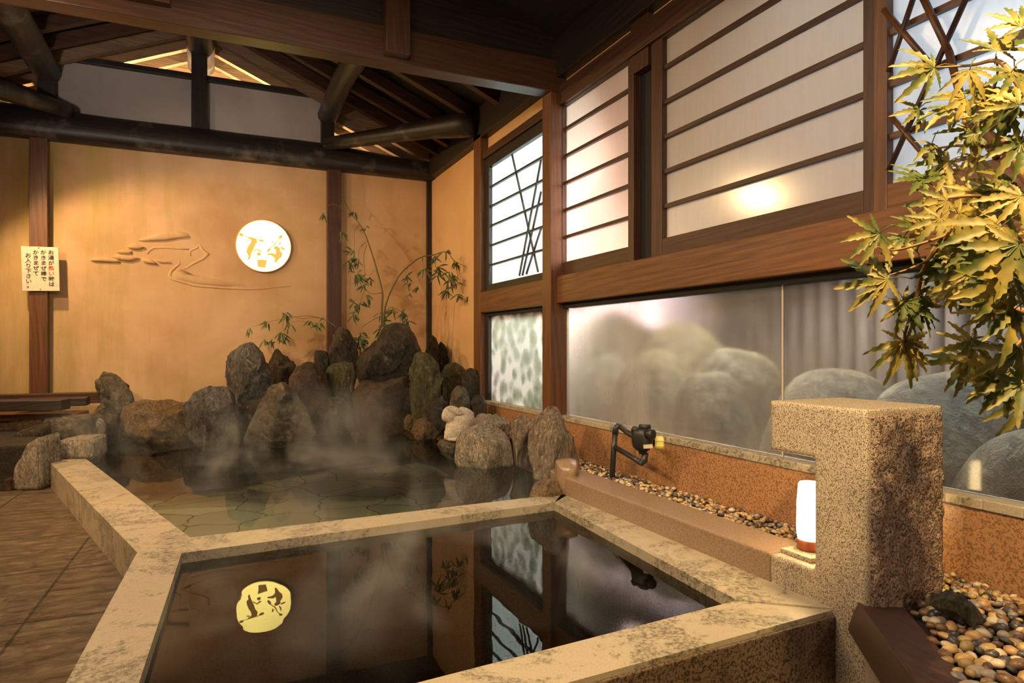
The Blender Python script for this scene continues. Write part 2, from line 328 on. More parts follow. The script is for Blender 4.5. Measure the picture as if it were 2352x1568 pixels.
def leaf_mat(name, a, b, tr=0.35):
    m, nt, out = new_mat(name); mp = coords(nt); n = noise_n(nt, mp, 12, 3); r = ramp(nt, [(0.42, b), (0.58, a)]); L(nt, n, 0, r, 0)
    d = N(nt, 'ShaderNodeBsdfPrincipled'); d.inputs['Roughness'].default_value = 0.5; L(nt, r, 0, d, 'Base Color')
    t = N(nt, 'ShaderNodeBsdfTranslucent'); L(nt, r, 0, t, 0)
    a_ = N(nt, 'ShaderNodeMixShader'); a_.inputs[0].default_value = tr; L(nt, d, 0, a_, 1); L(nt, t, 0, a_, 2); L(nt, a_, 0, out, 'Surface')
    return m
M['maple'] = leaf_mat('maple_leaf_green_gold', (0.36, 0.28, 0.06), (0.09, 0.12, 0.022))
M['bamboo'] = leaf_mat('dull_green_bamboo_leaf', (0.10, 0.13, 0.035), (0.05, 0.07, 0.02), 0.2)
M['twig'] = simple('brown_twig_bark', (0.30, 0.15, 0.055), 0.6)
M['stem'] = simple('green_brown_stem', (0.12, 0.10, 0.03), 0.5)
M['fence'] = wood('weathered_fence_pole', (0.22, 0.20, 0.20), (0.07, 0.065, 0.07), 'Z', 0.6)

# ---------------------------------------------------------------- mesh helpers
class MB:
    def __init__(s): s.v = []; s.f = []; s.sm = []
    def add(s, vs, fs, smooth=False):
        o = len(s.v); s.v += [tuple(v) for v in vs]; s.f += [tuple(i+o for i in f) for f in fs]; s.sm += [smooth]*len(fs); return s
    def box(s, x0, x1, y0, y1, z0, z1):
        vs = [(x, y, z) for z in (z0, z1) for y in (y0, y1) for x in (x0, x1)]
        return s.add(vs, [(0, 2, 3, 1), (4, 5, 7, 6), (0, 1, 5, 4), (2, 6, 7, 3), (0, 4, 6, 2), (1, 3, 7, 5)])
    def prism(s, poly, z0, z1):           # poly of (x, y), straight up
        n = len(poly); a = sum(poly[i][0]*poly[(i+1) % n][1]-poly[(i+1) % n][0]*poly[i][1] for i in range(n))
        if a < 0: poly = poly[::-1]
        vs = [(p[0], p[1], z0) for p in poly]+[(p[0], p[1], z1) for p in poly]
        return s.add(vs, [tuple(range(n-1, -1, -1)), tuple(range(n, 2*n))]+[(i, (i+1) % n, (i+1) % n+n, i+n) for i in range(n)])
    def loft(s, a, b):                    # two matching loops
        n = len(a); return s.add(list(a)+list(b), [tuple(range(n-1, -1, -1)), tuple(range(n, 2*n))]+[(i, (i+1) % n, (i+1) % n+n, i+n) for i in range(n)])
    def bar(s, p, q, w, h, up=(0, 0, 1)): # rectangular bar p -> q, w sideways, h along up
        p, q = Vector(p), Vector(q); d = (q-p).normalized(); u = Vector(up); sd = d.cross(u).normalized(); u = sd.cross(d).normalized()
        c = [(-.5, -.5), (.5, -.5), (.5, .5), (-.5, .5)]
        return s.loft([p+sd*w*a+u*h*b for a, b in c], [q+sd*w*a+u*h*b for a, b in c])
    def tube(s, pts, rad, n=8, cap=True, squash=None):
        pts = [Vector(p) for p in pts]; m = len(pts)
        if not hasattr(rad, '__len__'): rad = [rad]*m
        ref = None; o = len(s.v); vs = []
        for i, p in enumerate(pts):
            d = (pts[min(i+1, m-1)]-pts[max(i-1, 0)]).normalized()
            if ref is None: ref = d.orthogonal().normalized()
            ref = (ref-d*ref.dot(d)).normalized(); bi = d.cross(ref)
            for k in range(n):
                a = 2*math.pi*k/n; w = (ref*math.cos(a)+bi*math.sin(a))*rad[i]
                if squash: w = Vector((w.x*squash[0], w.y*squash[1], w.z*squash[2]))
                vs.append(p+w)
        fs = [(i*n+k, i*n+(k+1) % n, (i+1)*n+(k+1) % n, (i+1)*n+k) for i in range(m-1) for k in range(n)]
        if cap: fs += [tuple(range(n-1, -1, -1)), tuple((m-1)*n+k for k in range(n))]
        return s.add(vs, fs, True)
    def lathe(s, prof, c, n=32, axis=None):   # prof of (r, h)
        c = Vector(c); ax = Vector(axis or (0, 0, 1)).normalized(); u = ax.orthogonal().normalized(); w = ax.cross(u); m = len(prof)
        vs = [c+ax*h+(u*math.cos(2*math.pi*k/n)+w*math.sin(2*math.pi*k/n))*r for r, h in prof for k in range(n)]
        fs = [(i*n+k, i*n+(k+1) % n, (i+1)*n+(k+1) % n, (i+1)*n+k) for i in range(m-1) for k in range(n)]
        fs += [tuple(range(n-1, -1, -1)), tuple((m-1)*n+k for k in range(n))]
        return s.add(vs, fs, True)
    def build(s, name, mat, parent=None, bevel=0.0, origin=None):
        me = bpy.data.meshes.new(name); o_ = Vector(origin) if origin is not None else Vector((0, 0, 0))
        me.from_pydata([Vector(v)-o_ for v in s.v], [], s.f); me.polygons.foreach_set('use_smooth', s.sm)
        me.materials.append(mat); me.update()
        b = bmesh.new(); b.from_mesh(me); bmesh.ops.recalc_face_normals(b, faces=b.faces)
        if len(b.faces) <= 3:
            for f_ in b.faces:
                if f_.normal.z < -0.5: f_.normal_flip()
        b.to_mesh(me); b.free()
        o = bpy.data.objects.new(name, me); COL.objects.link(o); o.location = o_
        if parent is not None:
            o.parent = parent; o.location = o_-parent.location if parent.location.length else o_
        if bevel:
            md = o.modifiers.new('bevel', 'BEVEL'); md.width = bevel; md.segments = 2; md.limit_method = 'ANGLE'; md.angle_limit = R(40)
        return o
def tag(o, label=None, cat=None, group=None, kind=None):
    if label: o['label'] = label
    if cat: o['category'] = cat
    if group: o['group'] = group
    if kind: o['kind'] = kind
    return o
def empty(name, loc, label=None, cat=None, group=None, kind=None):
    o = bpy.data.objects.new(name, None); COL.objects.link(o); o.location = loc; o.empty_display_size = 0.1
    return tag(o, label, cat, group, kind)
def struct(name, mb, mat, label, cat, bevel=0.004): return tag(mb.build(name, mat, bevel=bevel), label, cat, None, 'structure')

# ---------------------------------------------------------------- main dimensions
XW, YW = 2.33, 7.47          # glass plane of the right wall, face of the back wall
ZR, ZL, ZS = 0.165, 0.15, 0.125   # rim top, large pool level, small pool level
ZG = 0.175                   # gravel beds

# rim corners on z = ZR
def rz(px, py, z=ZR): p = onZ(px, py, z); return (p.x, p.y)
def isect(a, b, c, d):
    x1, y1 = a; x2, y2 = b; x3, y3 = c; x4, y4 = d
    D = (x1-x2)*(y3-y4)-(y1-y2)*(x3-x4); A = x1*y2-y1*x2; B = x3*y4-y3*x4
    return ((A*(x3-x4)-(x1-x2)*B)/D, (A*(y3-y4)-(y1-y2)*B)/D)
lo_far, lo_near = rz(110, 1057), rz(315, 1268)
li_far, li_near = rz(192, 1049), rz(437, 1234)
ao, ao2 = rz(290, 1311), rz(152, 1565)
ai, ai2 = rz(417, 1270), rz(319, 1568)
dvo = rz(1302, 1132); dvi = rz(1273, 1154)
ri = rz(1688, 1375); fi2 = rz(932, 1568)
fo, fo2, foc = rz(1291, 1565), rz(1568, 1493), rz(1890, 1402)
A_in = isect(ai, ai2, ri, fi2)        # inner front-left corner, below the frame
A_out = isect(ao, ao2, fo, foc)
XC = 1.735                            # face of the coping and of the granite block
FC = (XC, A_out[1]+(foc[1]-A_out[1])*(XC-A_out[0])/(foc[0]-A_out[0]))
# floor and walls ---------------------------------------------------
def lerp2(a, b, t): return (a[0]+(b[0]-a[0])*t, a[1]+(b[1]-a[1])*t)
lo_ext = lerp2(lo_near, lo_far, 1.5)
fl = MB()
poly = [(-4.2, -1.5), (A_out[0]-0.1, -1.5), A_out, ao2, lo_near, lo_far, lo_ext, (lo_ext[0], 6.9), (-4.2, 6.9)]
fl.add([(x, y, 0.0) for x, y in poly], [tuple(range(len(poly)))])
fl.add([(A_out[0]-0.1, -1.5, -0.4), (2.5, -1.5, -0.4), (2.5, 1.6, -0.4), (foc[0], foc[1], -0.4), (A_out[0], A_out[1], -0.4)], [(0, 1, 2, 3, 4)])
fl.add([(A_out[0]-0.1, -1.5, 0), (A_out[0]-0.1, -1.5, -0.4), (A_out[0], A_out[1], -0.4), (A_out[0], A_out[1], 0)], [(0, 1, 2, 3)])
struct('floor', fl, M['floor'], 'rough split-face brown stone floor tiles beside the pools', 'floor', 0)

rim = MB()
far_l, far_r = lo_far, li_far
rim.prism([lo_far, li_far, li_near, ai, lo_near], -0.6, ZR)                  # left arm of the large pool
rim.prism([lo_near, ai, A_in, A_out], -0.6, ZR)                              # left arm of the small pool
rim.prism([li_near, dvo, (XC, dvo[1]), (XC, dvi[1]), dvi, ai], -0.6, ZR)     # divider
rim.prism([dvi, (XC, dvi[1]), FC, ri], -0.6, ZR)                   # right arm
rim.prism([ri, FC, A_out, A_in], -0.45, ZR-0.006)  # front arm
rim_o = struct('pool_rim', rim, M['rim'], 'worn stone rim running round both pools and dividing them', 'pool rim', 0.008)
fr = MB()
def off(a, b, d):
    v = Vector((b[0]-a[0], b[1]-a[1])).normalized(); n = Vector((v.y, -v.x)); return [(a[0]+n.x*d, a[1]+n.y*d), (b[0]+n.x*d, b[1]+n.y*d)]
fe = FC; q = off(A_out, fe, 0.012); fr.prism([A_out, fe, q[1], q[0]], -0.4, ZR-0.02)
struct('trim_1', fr, M['granite_dark'], 'dark pitted granite face under the near pool rim', 'pool facing', 0.004)

base = MB(); base.prism([(-2.4, 2.75), (li_near[0]-.3, 2.75), (li_near[0], li_near[1]-0.05), (2.4, dvo[1]-0.05), (2.4, 7.4), (-2.4, 7.4)], -0.42, -0.38)
struct('large_pool_floor', base, M['flag'], 'flagstone floor seen under the large pool water', 'pool floor', 0)
sb = MB(); sb.box(-1.2, 1.75, 0.2, 3.3, -0.66, -0.6)
struct('small_pool_floor', sb, M['granite_dark'], 'dark granite floor of the small pool', 'pool floor', 0)
wl = MB(); P = [li_far, li_near, dvo, (XC+0.2, dvo[1]), (2.25, 3.6), (2.25, 7.0), (-1.9, 7.0), (-1.9, 5.6)]
wl.add([(x, y, ZL) for x, y in P], [tuple(range(len(P)))])
tag(wl.build('pool_water', M['water']), 'clear green water of the large rock-edged pool', 'water', None, 'stuff')
wl = MB(); P = [ai, dvi, ri, A_in]; wl.add([(x, y, ZS) for x, y in P], [(0, 1, 2, 3)])
tag(wl.build('pool_water', M['water2']), 'dark still water of the small square pool reflecting the moon lamp', 'water', None, 'stuff')
lip = MB()
for a, b in ((ai, dvi), (dvi, ri), (ai, A_in)):
    c = Vector(((ai[0]+ri[0])/2, (ai[1]+ri[1])/2, 0)); m_ = Vector(((a[0]+b[0])/2, (a[1]+b[1])/2, 0)); dr = (c-m_).normalized()
    v = Vector((b[0]-a[0], b[1]-a[1], 0)).normalized(); n = Vector((-v.y, v.x, 0)); n = n if n.dot(dr) > 0 else -n
    lip.prism([a, b, (b[0]+n.x*0.03, b[1]+n.y*0.03), (a[0]+n.x*0.03, a[1]+n.y*0.03)], -0.55, 0.108)
struct('trim_2', lip, M['granite_dark'], 'dark stepped ledge just under the small pool water', 'ledge', 0.003)

# back wall ---------------------------------------------------------
MX, MZ, MR = 0.482, 2.03, 0.268
bw = MB(); bw.box(-4.2, 2.4, YW, YW+0.12, -0.45, 2.95)
struct('wall_back', bw, M['plaster'], 'mossy ochre plaster back wall with the round moon lamp', 'wall', 0)
uw = MB(); uw.box(-1.343, -0.206, YW-0.02, YW+0.08, 3.1, 3.67)
struct('wall_back_upper', uw, M['plaster3'], 'grey plaster panel above the log beam, left of the ridge post', 'wall', 0)
uw = MB(); uw.box(-0.06, 1.064, YW-0.02, YW+0.08, 3.1, 3.67)
struct('wall_back_upper', uw, M['plaster3'], 'grey plaster panel above the log beam, right of the ridge post', 'wall', 0)
tb = MB(); tb.box(-1.40, 1.10, YW-0.07, YW+0.09, 3.67, 3.725)
struct('top_rail', tb, M['darkX'], 'thin dark rail capping the two grey upper plaster panels', 'beam')
lb = MB()
nseg = 40; loops = []
for i in range(nseg+1):
    x = -4.2+(2.33+4.2)*i/nseg; w = noise.noise(Vector((x*0.9, 3, 1)))
    top = 3.19+0.03*w-0.07*max(0, x-1.2)/1.1; fy = YW-0.17+0.012*w
    prof = [(YW+0.1, 2.90), (fy, 2.90), (fy-0.01, 2.99), (fy, 3.09+0.02*w), (fy+0.05, top-0.03), (fy+0.13, top), (YW+0.1, top)]
    loops.append([(x, a, b) for a, b in prof])
for i in range(nseg):
    n = len(loops[0]); lb.add(loops[i]+loops[i+1], [(k, (k+1) % n, (k+1) % n+n, k+n) for k in range(n)], True)
lb_o = tag(lb.build('log_beam', M['logX']), 'long dark weathered log beam crossing the back wall', 'beam', None, 'structure')
for x0, x1, lab, mt in ((-1.552, -1.411, 'red-brown wall post behind the sign', 'woodZ'), (1.13, 1.275, 'dark red wall post left of the bamboo', 'midZ')):
    b = MB(); b.box(x0, x1, YW-0.09, YW+0.02, -0.2, 2.93); struct('wall_post', b, M[mt], lab, 'post')
b = MB(); b.box(2.27, 2.33, YW-0.03, YW+0.01, -0.2, 2.93); struct('corner_trim', b, M['darkZ'], 'thin dark trim in the corner of the plaster walls', 'trim')
for x0, x1, z1, lab in ((-1.49, -1.343, 3.55, 'short dark post under the left roof log'), (-0.206, -0.06, 3.95, 'short dark post under the ridge log'), (1.064, 1.20, 3.45, 'short dark post under the right roof log')):
    b = MB(); b.box(x0, x1, YW-0.10, YW+0.10, 3.1, z1); struct('upper_post', b, M['darkZ'], lab, 'post')
b = MB(); b.box(-2.72, -2.60, 2.2, YW, -0.45, 3.1); struct('wall_left', b, M['plaster2'], 'ochre plaster wall at the far left outside the picture', 'wall', 0)
# roof --------------------------------------------------------------
XR = -0.13
def zr(x): return 4.14-0.43*abs(x-XR)
for x, z, rr, lab in ((-1.42, 3.53, 0.115, 'left roof log running towards the viewer'), (XR, 4.03, 0.135, 'pale weathered ridge log over the back wall'), (1.13, 3.50, 0.105, 'right roof log running towards the viewer')):
    b = MB(); pts = [(x+0.02*noise.noise(Vector((x, y, 0))), y, z+0.03*noise.noise(Vector((x, y, 5)))) for y in [4.35+i*0.36 for i in range(11)]]
    b.tube(pts, [rr*(1+0.08*noise.noise(Vector((x, p[1]*1.5, 9)))) for p in pts], 14)
    tag(b.build('purlin_log', M['logY']), lab, 'roof log', None, 'structure')
k = 0
for y in [4.8, 5.3, 5.8, 6.25, 6.65, 7.0, 7.33, 7.66, 7.99, 8.32, 8.65]:
    k += 1
    for sgn, side in ((1, 'right'), (-1, 'left')):
        b = MB(); xe = 2.75*sgn+XR
        b.bar((XR, y, zr(XR)+0.02), (xe, y, zr(xe)+0.02), 0.075, 0.10)
        mt = M['rafter'] if y > 7.2 else M['midX']  # lit beyond the back wall, shaded inside, set by wood colour
        o = tag(b.build('rafter', mt), 'rough roof rafter on the '+side+' slope '+('beyond the back wall' if y > 7.2 else 'inside the bath'), 'rafter', 'rafters of the '+side+' roof slope '+('beyond the wall' if y > 7.2 else 'inside'), 'structure')
rf = MB()
for sgn in (1, -1):
    xe = XR+3.2*sgn
    rf.loft([(XR, -1.5, 4.24), (XR, 9.2, 4.24), (xe, 9.2, 4.24-0.43*3.2), (xe, -1.5, 4.24-0.43*3.2)], [(XR, -1.5, 4.30), (XR, 9.2, 4.30), (xe, 9.2, 4.30-0.43*3.2), (xe, -1.5, 4.30-0.43*3.2)])
struct('ceiling', rf, M['board'], 'dark boarded underside of the gable roof', 'roof', 0)
# tie beam in front and what sits on it
b = MB(); b.box(-3.4, 2.36, 4.20, 4.34, 2.80, 3.03); struct('tie_beam', b, M['midX'], 'wide brown tie beam crossing overhead onto the main post', 'beam', 0.006)
b = MB(); b.box(-0.55, 2.30, 4.26, 4.32, 3.03, 3.75); struct('infill_board', b, M['darkX'], 'near-black cracked boarding above the tie beam', 'board')
x0 = onY(885, 60, 4.13).x; x1 = onY(941, 60, 4.13).x
b = MB(); b.box(x0, x1, 4.11, 4.20, 2.83, 3.85); struct('hanging_post', b, M['midZ'], 'short brown nailed post hanging on the tie beam', 'post', 0.005)
b = MB(); b.box(-3.4, -0.22, 4.14, 4.20, 2.88, 3.10); struct('scarf_board', b, M['midX'], 'thick board scarfed to the left part of the tie beam', 'beam')
b = MB(); p = Vector((1.10, 7.28, 3.14)); q = Vector((2.26, 5.80, 3.08))
b.tube([p+(q-p)*t for t in (0, .15, .35, .55, .75, .9, 1.0)], [0.065, 0.075, 0.08, 0.085, 0.10, 0.125, 0.14], 12)
tag(b.build('corner_brace_log', M['logX']), 'dark log brace running from back beam to window wall', 'brace', None, 'structure')
b = MB(); p = Vector((-1.22, 7.28, 3.15)); q = Vector((-2.6, 5.9, 3.14))
b.tube([p+(q-p)*t for t in (0, .15, .35, .55, .75, 1.0)], [0.06, 0.08, 0.10, 0.115, 0.12, 0.13], 12)
tag(b.build('corner_brace_log', M['logX']), 'dark log brace at the upper left end of the back beam', 'brace', None, 'structure')

# right wall --------------------------------------------------------
b = MB(); b.box(2.25, 2.42, -0.6, YW, 2.905, 3.20); struct('wall_plate_beam', b, M['darkY'], 'dark beam along the top of the window wall', 'beam', 0.006)
b = MB(); b.box(XW, XW+0.08, 5.80, YW+0.05, -0.2, 2.93); struct('wall_right', b, M['plaster2'], 'bright ochre plaster between the corner and the windows', 'wall', 0)
b = MB(); b.box(XW, XW+0.06, 4.3, 5.72, 2.76, 2.93); struct('wall_right_strip', b, M['plaster2'], 'ochre plaster strip above the lattice window beyond the main post', 'wall', 0)
b = MB(); b.box(XW, XW+0.06, 3.36, 4.24, 2.84, 2.96); struct('wall_right_strip', b, M['plaster2'], 'ochre plaster strip right of the main post under the roof beam', 'wall', 0)
b = MB(); b.box(XW, XW+0.06, -0.6, 3.16, 2.84, 2.96); struct('wall_right_strip', b, M['plaster2'], 'ochre plaster strip above the wide shoji panel', 'wall', 0)
b = MB(); b.box(2.29, 2.40, 3.16, 3.34, 2.60, 2.95); struct('short_post', b, M['midZ'], 'short dark post between the two near plaster strips', 'post')
b = MB(); b.box(2.20, 2.36, 4.205, 4.335, -0.2, 2.80); struct('main_post', b, M['woodZ'], 'square red-brown main post standing between the windows', 'post', 0.006)
b = MB(); b.box(2.25, 2.42, 5.70, 5.87, -0.1, 2.95); struct('window_post', b, M['woodZ'], 'red-brown post beside the bright ochre plaster', 'post', 0.004)
b = MB(); b.box(2.25, 2.42, 4.335, 5.70, 1.28, 1.47); struct('sill_beam', b, M['woodY'], 'wooden beam between the lattice window and hammered glass', 'beam', 0.005)
b = MB(); b.box(2.25, 2.42, -0.6, 4.205, 1.28, 1.475); struct('sill_beam', b, M['woodY'], 'long wooden beam under the shoji panels', 'beam', 0.005)
b = MB(); b.box(2.30, 2.40, -0.6, 4.205, 1.247, 1.28).box(2.30, 2.40, 4.335, 5.7, 1.247, 1.28); struct('shadow_gap', b, M['gap'], 'dark strip standing in for the shaded gap under the sill beams', 'trim', 0)  # dark strip painted in where the gap is only shaded
b = MB(); b.box(2.27, 2.42, 4.335, 5.70, 2.70, 2.77); struct('window_header', b, M['midY'], 'dark wooden header over the lattice window', 'beam')
b = MB(); b.box(2.27, 2.42, -0.6, 4.205, 2.705, 2.85); struct('window_header', b, M['midY'], 'long dark header over the shoji panels', 'beam')
b = MB(); b.box(2.27, 2.42, -0.6, 5.70, -0.4, 0.44); struct('wall_right_base', b, M['granite_red'], 'low reddish granite wall under the glass', 'wall', 0.006)
b = MB()
ys = [-0.6+i*0.12 for i in range(53)]
for i in range(len(ys)-1):
    j = 0.003*noise.noise(Vector((ys[i]*4, 1, 1))); b.box(2.262+j, 2.36, ys[i], ys[i+1], 0.44, 0.475+j)
struct('trim_3', b, M['rim'], 'rough mortar ledge under the steamed glass', 'trim', 0.004)

def pane(name, y0, y1, z0, z1, x, mat, parent):
    b = MB(); b.box(x, x+0.006, y0, y1, z0, z1); return b.build(name, mat, parent)
def window(n, y0, y1, z0, z1, sash, mat, bars, label, woodk='mid', bw_=0.022, xf=0.0):
    """y0 near side, y1 far side of the pane; sash widths (near, far, bottom, top)"""
    w = empty('window_%d' % n, (XW, (y0+y1)/2, z0), label, 'window', None, 'structure')
    X0, X1 = XW-0.035+xf, XW+0.02+xf; fr = MB(); a, c, d, e = sash
    fr.box(X0, X1, y0-a, y0, z0-d, z1+e).box(X0, X1, y1, y1+c, z0-d, z1+e).build('stile', M[woodk+'Z'], w, 0.003)
    MB().box(X0, X1, y0, y1, z0-d, z0).box(X0, X1, y0, y1, z1, z1+e).build('rail', M[woodk+'Y'], w, 0.003)
    pane('pane', y0, y1, z0, z1, XW+xf, mat, w)
    for z in bars:
        MB().box(XW-0.022+xf, XW+xf, y0, y1, z-bw_/2, z+bw_/2).build('lattice_bar', M[woodk+'Y'], w)
    return w
w1 = window(1, 4.35, 5.60, 1.535, 2.61, (0.03, 0.10, 0.07, 0.09), M['paper_white'], [1.535+1.075*i/6 for i in range(1, 6)], 'bright lattice window with crossed diagonal bars, left of the main post', 'dark', 0.016)
for (a, b_) in (((1176, 354), (1236, 624)), ((1243, 366), (1193, 633)), ((1243, 440), (1200, 632)), ((1243, 524), (1209, 629))):
    p, q = onX(*a, XW-0.028), onX(*b_, XW-0.028); MB().bar(p, q, 0.014, 0.012, (1, 0, 0)).build('diagonal_bar', M['darkZ'], w1)
bz = [1.757+0.195*i for i in range(5)]
w2 = window(2, 3.37, 4.20, 1.575, 2.70, (0.06, 0.01, 0.10, 0.02), M['paper_pink_lit'], bz, 'shoji window glowing pink just right of the main post')
w3 = window(3, 1.775, 3.036, 1.575, 2.70, (0.05, 0.10, 0.10, 0.02), M['paper'], bz, 'wide beige shoji panel with five level bars and a glint')
b = MB(); b.box(2.35, 2.42, 3.13, 3.33, 1.475, 2.72); struct('recess_shade_panel', b, M['gap'], 'black panel standing in for the shaded gap between the pink and the beige shoji panels', 'panel', 0)  # shade of the recess given by a near-black panel
w4 = window(4, -0.5, 1.675, 1.575, 2.70, (0.05, 0.055, 0.10, 0.02), M['paper_white'], bz, 'white shoji panel crossed by bamboo rods behind the maple', 'wood')
for (a, b_, rd, mt) in (((2030, 22), (2138, 150), 0.011, 'woodZ'), ((2118, -10), (2180, 120), 0.013, 'woodZ'), ((2180, 120), (2243, 362), 0.013, 'woodZ'), ((2042, 262), (2128, 362), 0.010, 'woodZ'), ((2215, 262), (2290, 362), 0.012, 'woodZ'),
        ((2100, -10), (2041, 165), 0.010, 'midZ'), ((2222, -10), (2041, 392), 0.010, 'midZ')):
    p, q = onX(*a, XW-0.045), onX(*b_, XW-0.045); MB().tube([p, (p+q)/2, q], rd, 8).build('diagonal_rod', M[mt], w4)
# lower glass
w5 = empty('window_5', (XW, 5.0, 0.475), 'hammered glass pane glowing green-white, left of the main post', 'window', None, 'structure')
pane('pane', 4.335, 5.62, 0.475, 1.25, XW, M['pebbled'], w5)
MB().box(XW-0.03, XW+0.03, 5.62, 5.70, 0.475, 1.25).build('stile', M['darkZ'], w5)
w6 = empty('window_6', (XW, 3.2, 0.475), 'steamed fixed glass pane between main post and thin joint', 'window', None, 'structure')
pane('pane', 2.206, 4.21, 0.475, 1.25, XW, M['fog'], w6)
MB().box(XW-0.004, XW+0.004, 2.200, 2.206, 0.475, 1.25).build('joint', M['plate'], w6)
w7 = empty('window_7', (XW, 1.0, 0.475), 'fixed glass pane behind the maple and granite block', 'window', None, 'structure')
pane('pane', -0.6, 2.200, 0.475, 1.25, XW, M['fog'], w7)

# garden behind the glass
b = MB(); b.box(2.62, 9, -3, 9.5, -0.3, -0.05); struct('garden_ground', b, M['soil'], 'dark garden ground outside the glass', 'ground', 0)
b = MB(); b.box(2.60, 2.64, -0.6, 4.2, -0.3, 0.3)
fence = empty('garden_fence', (4.6, 2.0, -0.05), 'upright pole fence seen hazily through the steamed glass', 'fence')
for i in range(52):
    y = -2.6+i*0.17; MB().tube([(4.6, y, -0.05), (4.6, y, 1.75+0.05*random.random())], 0.066+0.015*random.random(), 8).build('fence_pole', M['fence'], fence)
for z in (0.4, 1.45): MB().bar((4.70, -2.7, z), (4.70, 6.2, z), 0.05, 0.09).build('fence_rail', M['fence'], fence)

b = MB(); b.box(4.8, 4.9, 5.2, 11.0, -0.3, 2.4); struct('garden_backdrop', b, M['plaster3'], 'pale backdrop added far behind the steamed glass as a bright area', 'wall', 0)  # backdrop put in so that brightness shows beyond the glass
# coping, gravel bed, granite block ----------------------------------
b = MB()
b.prism([(XC, 1.70), (XC+0.19, 1.70), (XC+0.19, 3.34), (XC+0.10, 3.42), (XC+0.02, 3.36), (XC, 3.26)], -0.3, 0.262)
struct('coping', b, M['coping'], 'wet brown granite coping between pool rim and gravel', 'coping', 0.008)
b = MB(); b.box(XC+0.15, 2.30, 1.30, 5.2, -0.3, ZG-0.02); struct('gravel_bed_base', b, M['soil'], 'dark bed under the gravel along the glass', 'ground', 0)
gb = MB()
Y0, Y1, YN = 1.330, 1.70, 1.514; X0, X1 = XC, 2.08
gb.prism([(X0, Y0), (X1, Y0), (X1, YN), (X0, YN)], -0.45, 0.785)
gb.prism([(X0, YN), (X1, YN), (X1, Y1), (X0, Y1)], 0.615, 0.785)
gb.prism([(X0, YN), (X1, YN), (X1, Y1), (X0, Y1)], -0.45, 0.262)
gbo = empty('granite_block', (1.9, 1.5, 0), 'tall speckled granite block with a lamp niche cut in it', 'stone block')
gbo_b = gb.build('block_body', M['granite'], gbo)
# merge the stacked pieces of the block into one solid
md = gbo_b.modifiers.new('weld', 'REMESH'); md.mode = 'VOXEL'; md.voxel_size = 0.0085; md.use_smooth_shade = True
rg = MB(); nx, nz = 40, 110; vs = []
for i in range(nx+1):
    for j in range(nz+1):
        x = X0+0.012+(X1-X0-0.012)*i/nx; z = -0.40+(0.775+0.40)*j/nz
        e = min(1.0, min(i, nx-i, j, nz-j)/2.0)
        y = Y0-0.002-e*(0.008+0.010*noise.fractal(Vector((x*26, z*26, 2)), 1.0, 2.0, 4))
        vs.append((x+(0.012*noise.noise(Vector((z*11, 3, 3))) if i == nx else 0), y if e > 0 else Y0+0.01, z))
rg.add(vs, [(i*(nz+1)+j, (i+1)*(nz+1)+j, (i+1)*(nz+1)+j+1, i*(nz+1)+j+1) for i in range(nx) for j in range(nz)], True)
tag(rg.build('rough_face', M['granite_rough'], gbo), 'roughly pitched granite face turned to the planter')
lamp = empty('lantern_lamp', (1.855, 1.640, 0.262), 'glowing cylindrical lamp on a red-brown base in the granite niche', 'lamp')
MB().box(1.775, 1.945, 1.56, 1.69, 0.262, 0.278).build('plinth', M['granite'], lamp, 0.003)
MB().lathe([(0.040, 0.0), (0.043, 0.004), (0.043, 0.034), (0.040, 0.036)], (1.855, 1.635, 0.278), 28).build('lamp_base', M['lampbase'], lamp)
MB().lathe([(0.040, 0.0), (0.044, 0.03), (0.043, 0.12), (0.038, 0.185), (0.034, 0.192), (0.01, 0.195)], (1.855, 1.635, 0.314), 32).build('lamp_shade', M['lampglow'], lamp)

# ---------------------------------------------------------------- bank behind the large pool
bank_px = [(200, 1030), (262, 1012), (330, 1008), (440, 1008), (545, 1000), (556, 993), (640, 986), (722, 978), (810, 972), (945, 962), (1000, 972), (1050, 990), (1120, 1010), (1190, 1045), (1225, 1080), (1275, 1110)]
inner = [onZ(px, py, ZL-0.02) for px, py in bank_px]
outer = [(-4.1, 5.4), (-4.1, 6.2), (-3.6, 7.0), (-1.4, 7.46), (-0.6, 7.46), (-0.3, 7.46), (0.1, 7.46), (0.6, 7.46), (1.2, 7.46), (1.8, 7.46), (2.3, 7.4), (2.3, 6.8), (2.3, 6.2), (2.3, 5.2), (2.3, 4.4), (2.3, 3.45)]
b = MB(); rows = []
for k in range(7):
    t = k/6; row = []
    for p, q in zip(inner, outer):
        x = p.x+(q[0]-p.x)*t; y = p.y+(q[1]-p.y)*t
        z = -0.35 if k == 0 else 0.12+0.16*min(1, t*2)+0.03*noise.noise(Vector((x*3, y*3, 0)))
        if x > 2.0 and y < 5.5: z = min(z, 0.20)
        row.append((x, y, z))
    rows.append(row)
n = len(inner); b.add([v for r_ in rows for v in r_], [(i*n+j, i*n+j+1, (i+1)*n+j+1, (i+1)*n+j) for i in range(6) for j in range(n-1)], True)
tag(b.build('bank', M['soil']), 'dark earth bank under the rocks at the back of the pool', 'ground', None, 'structure')

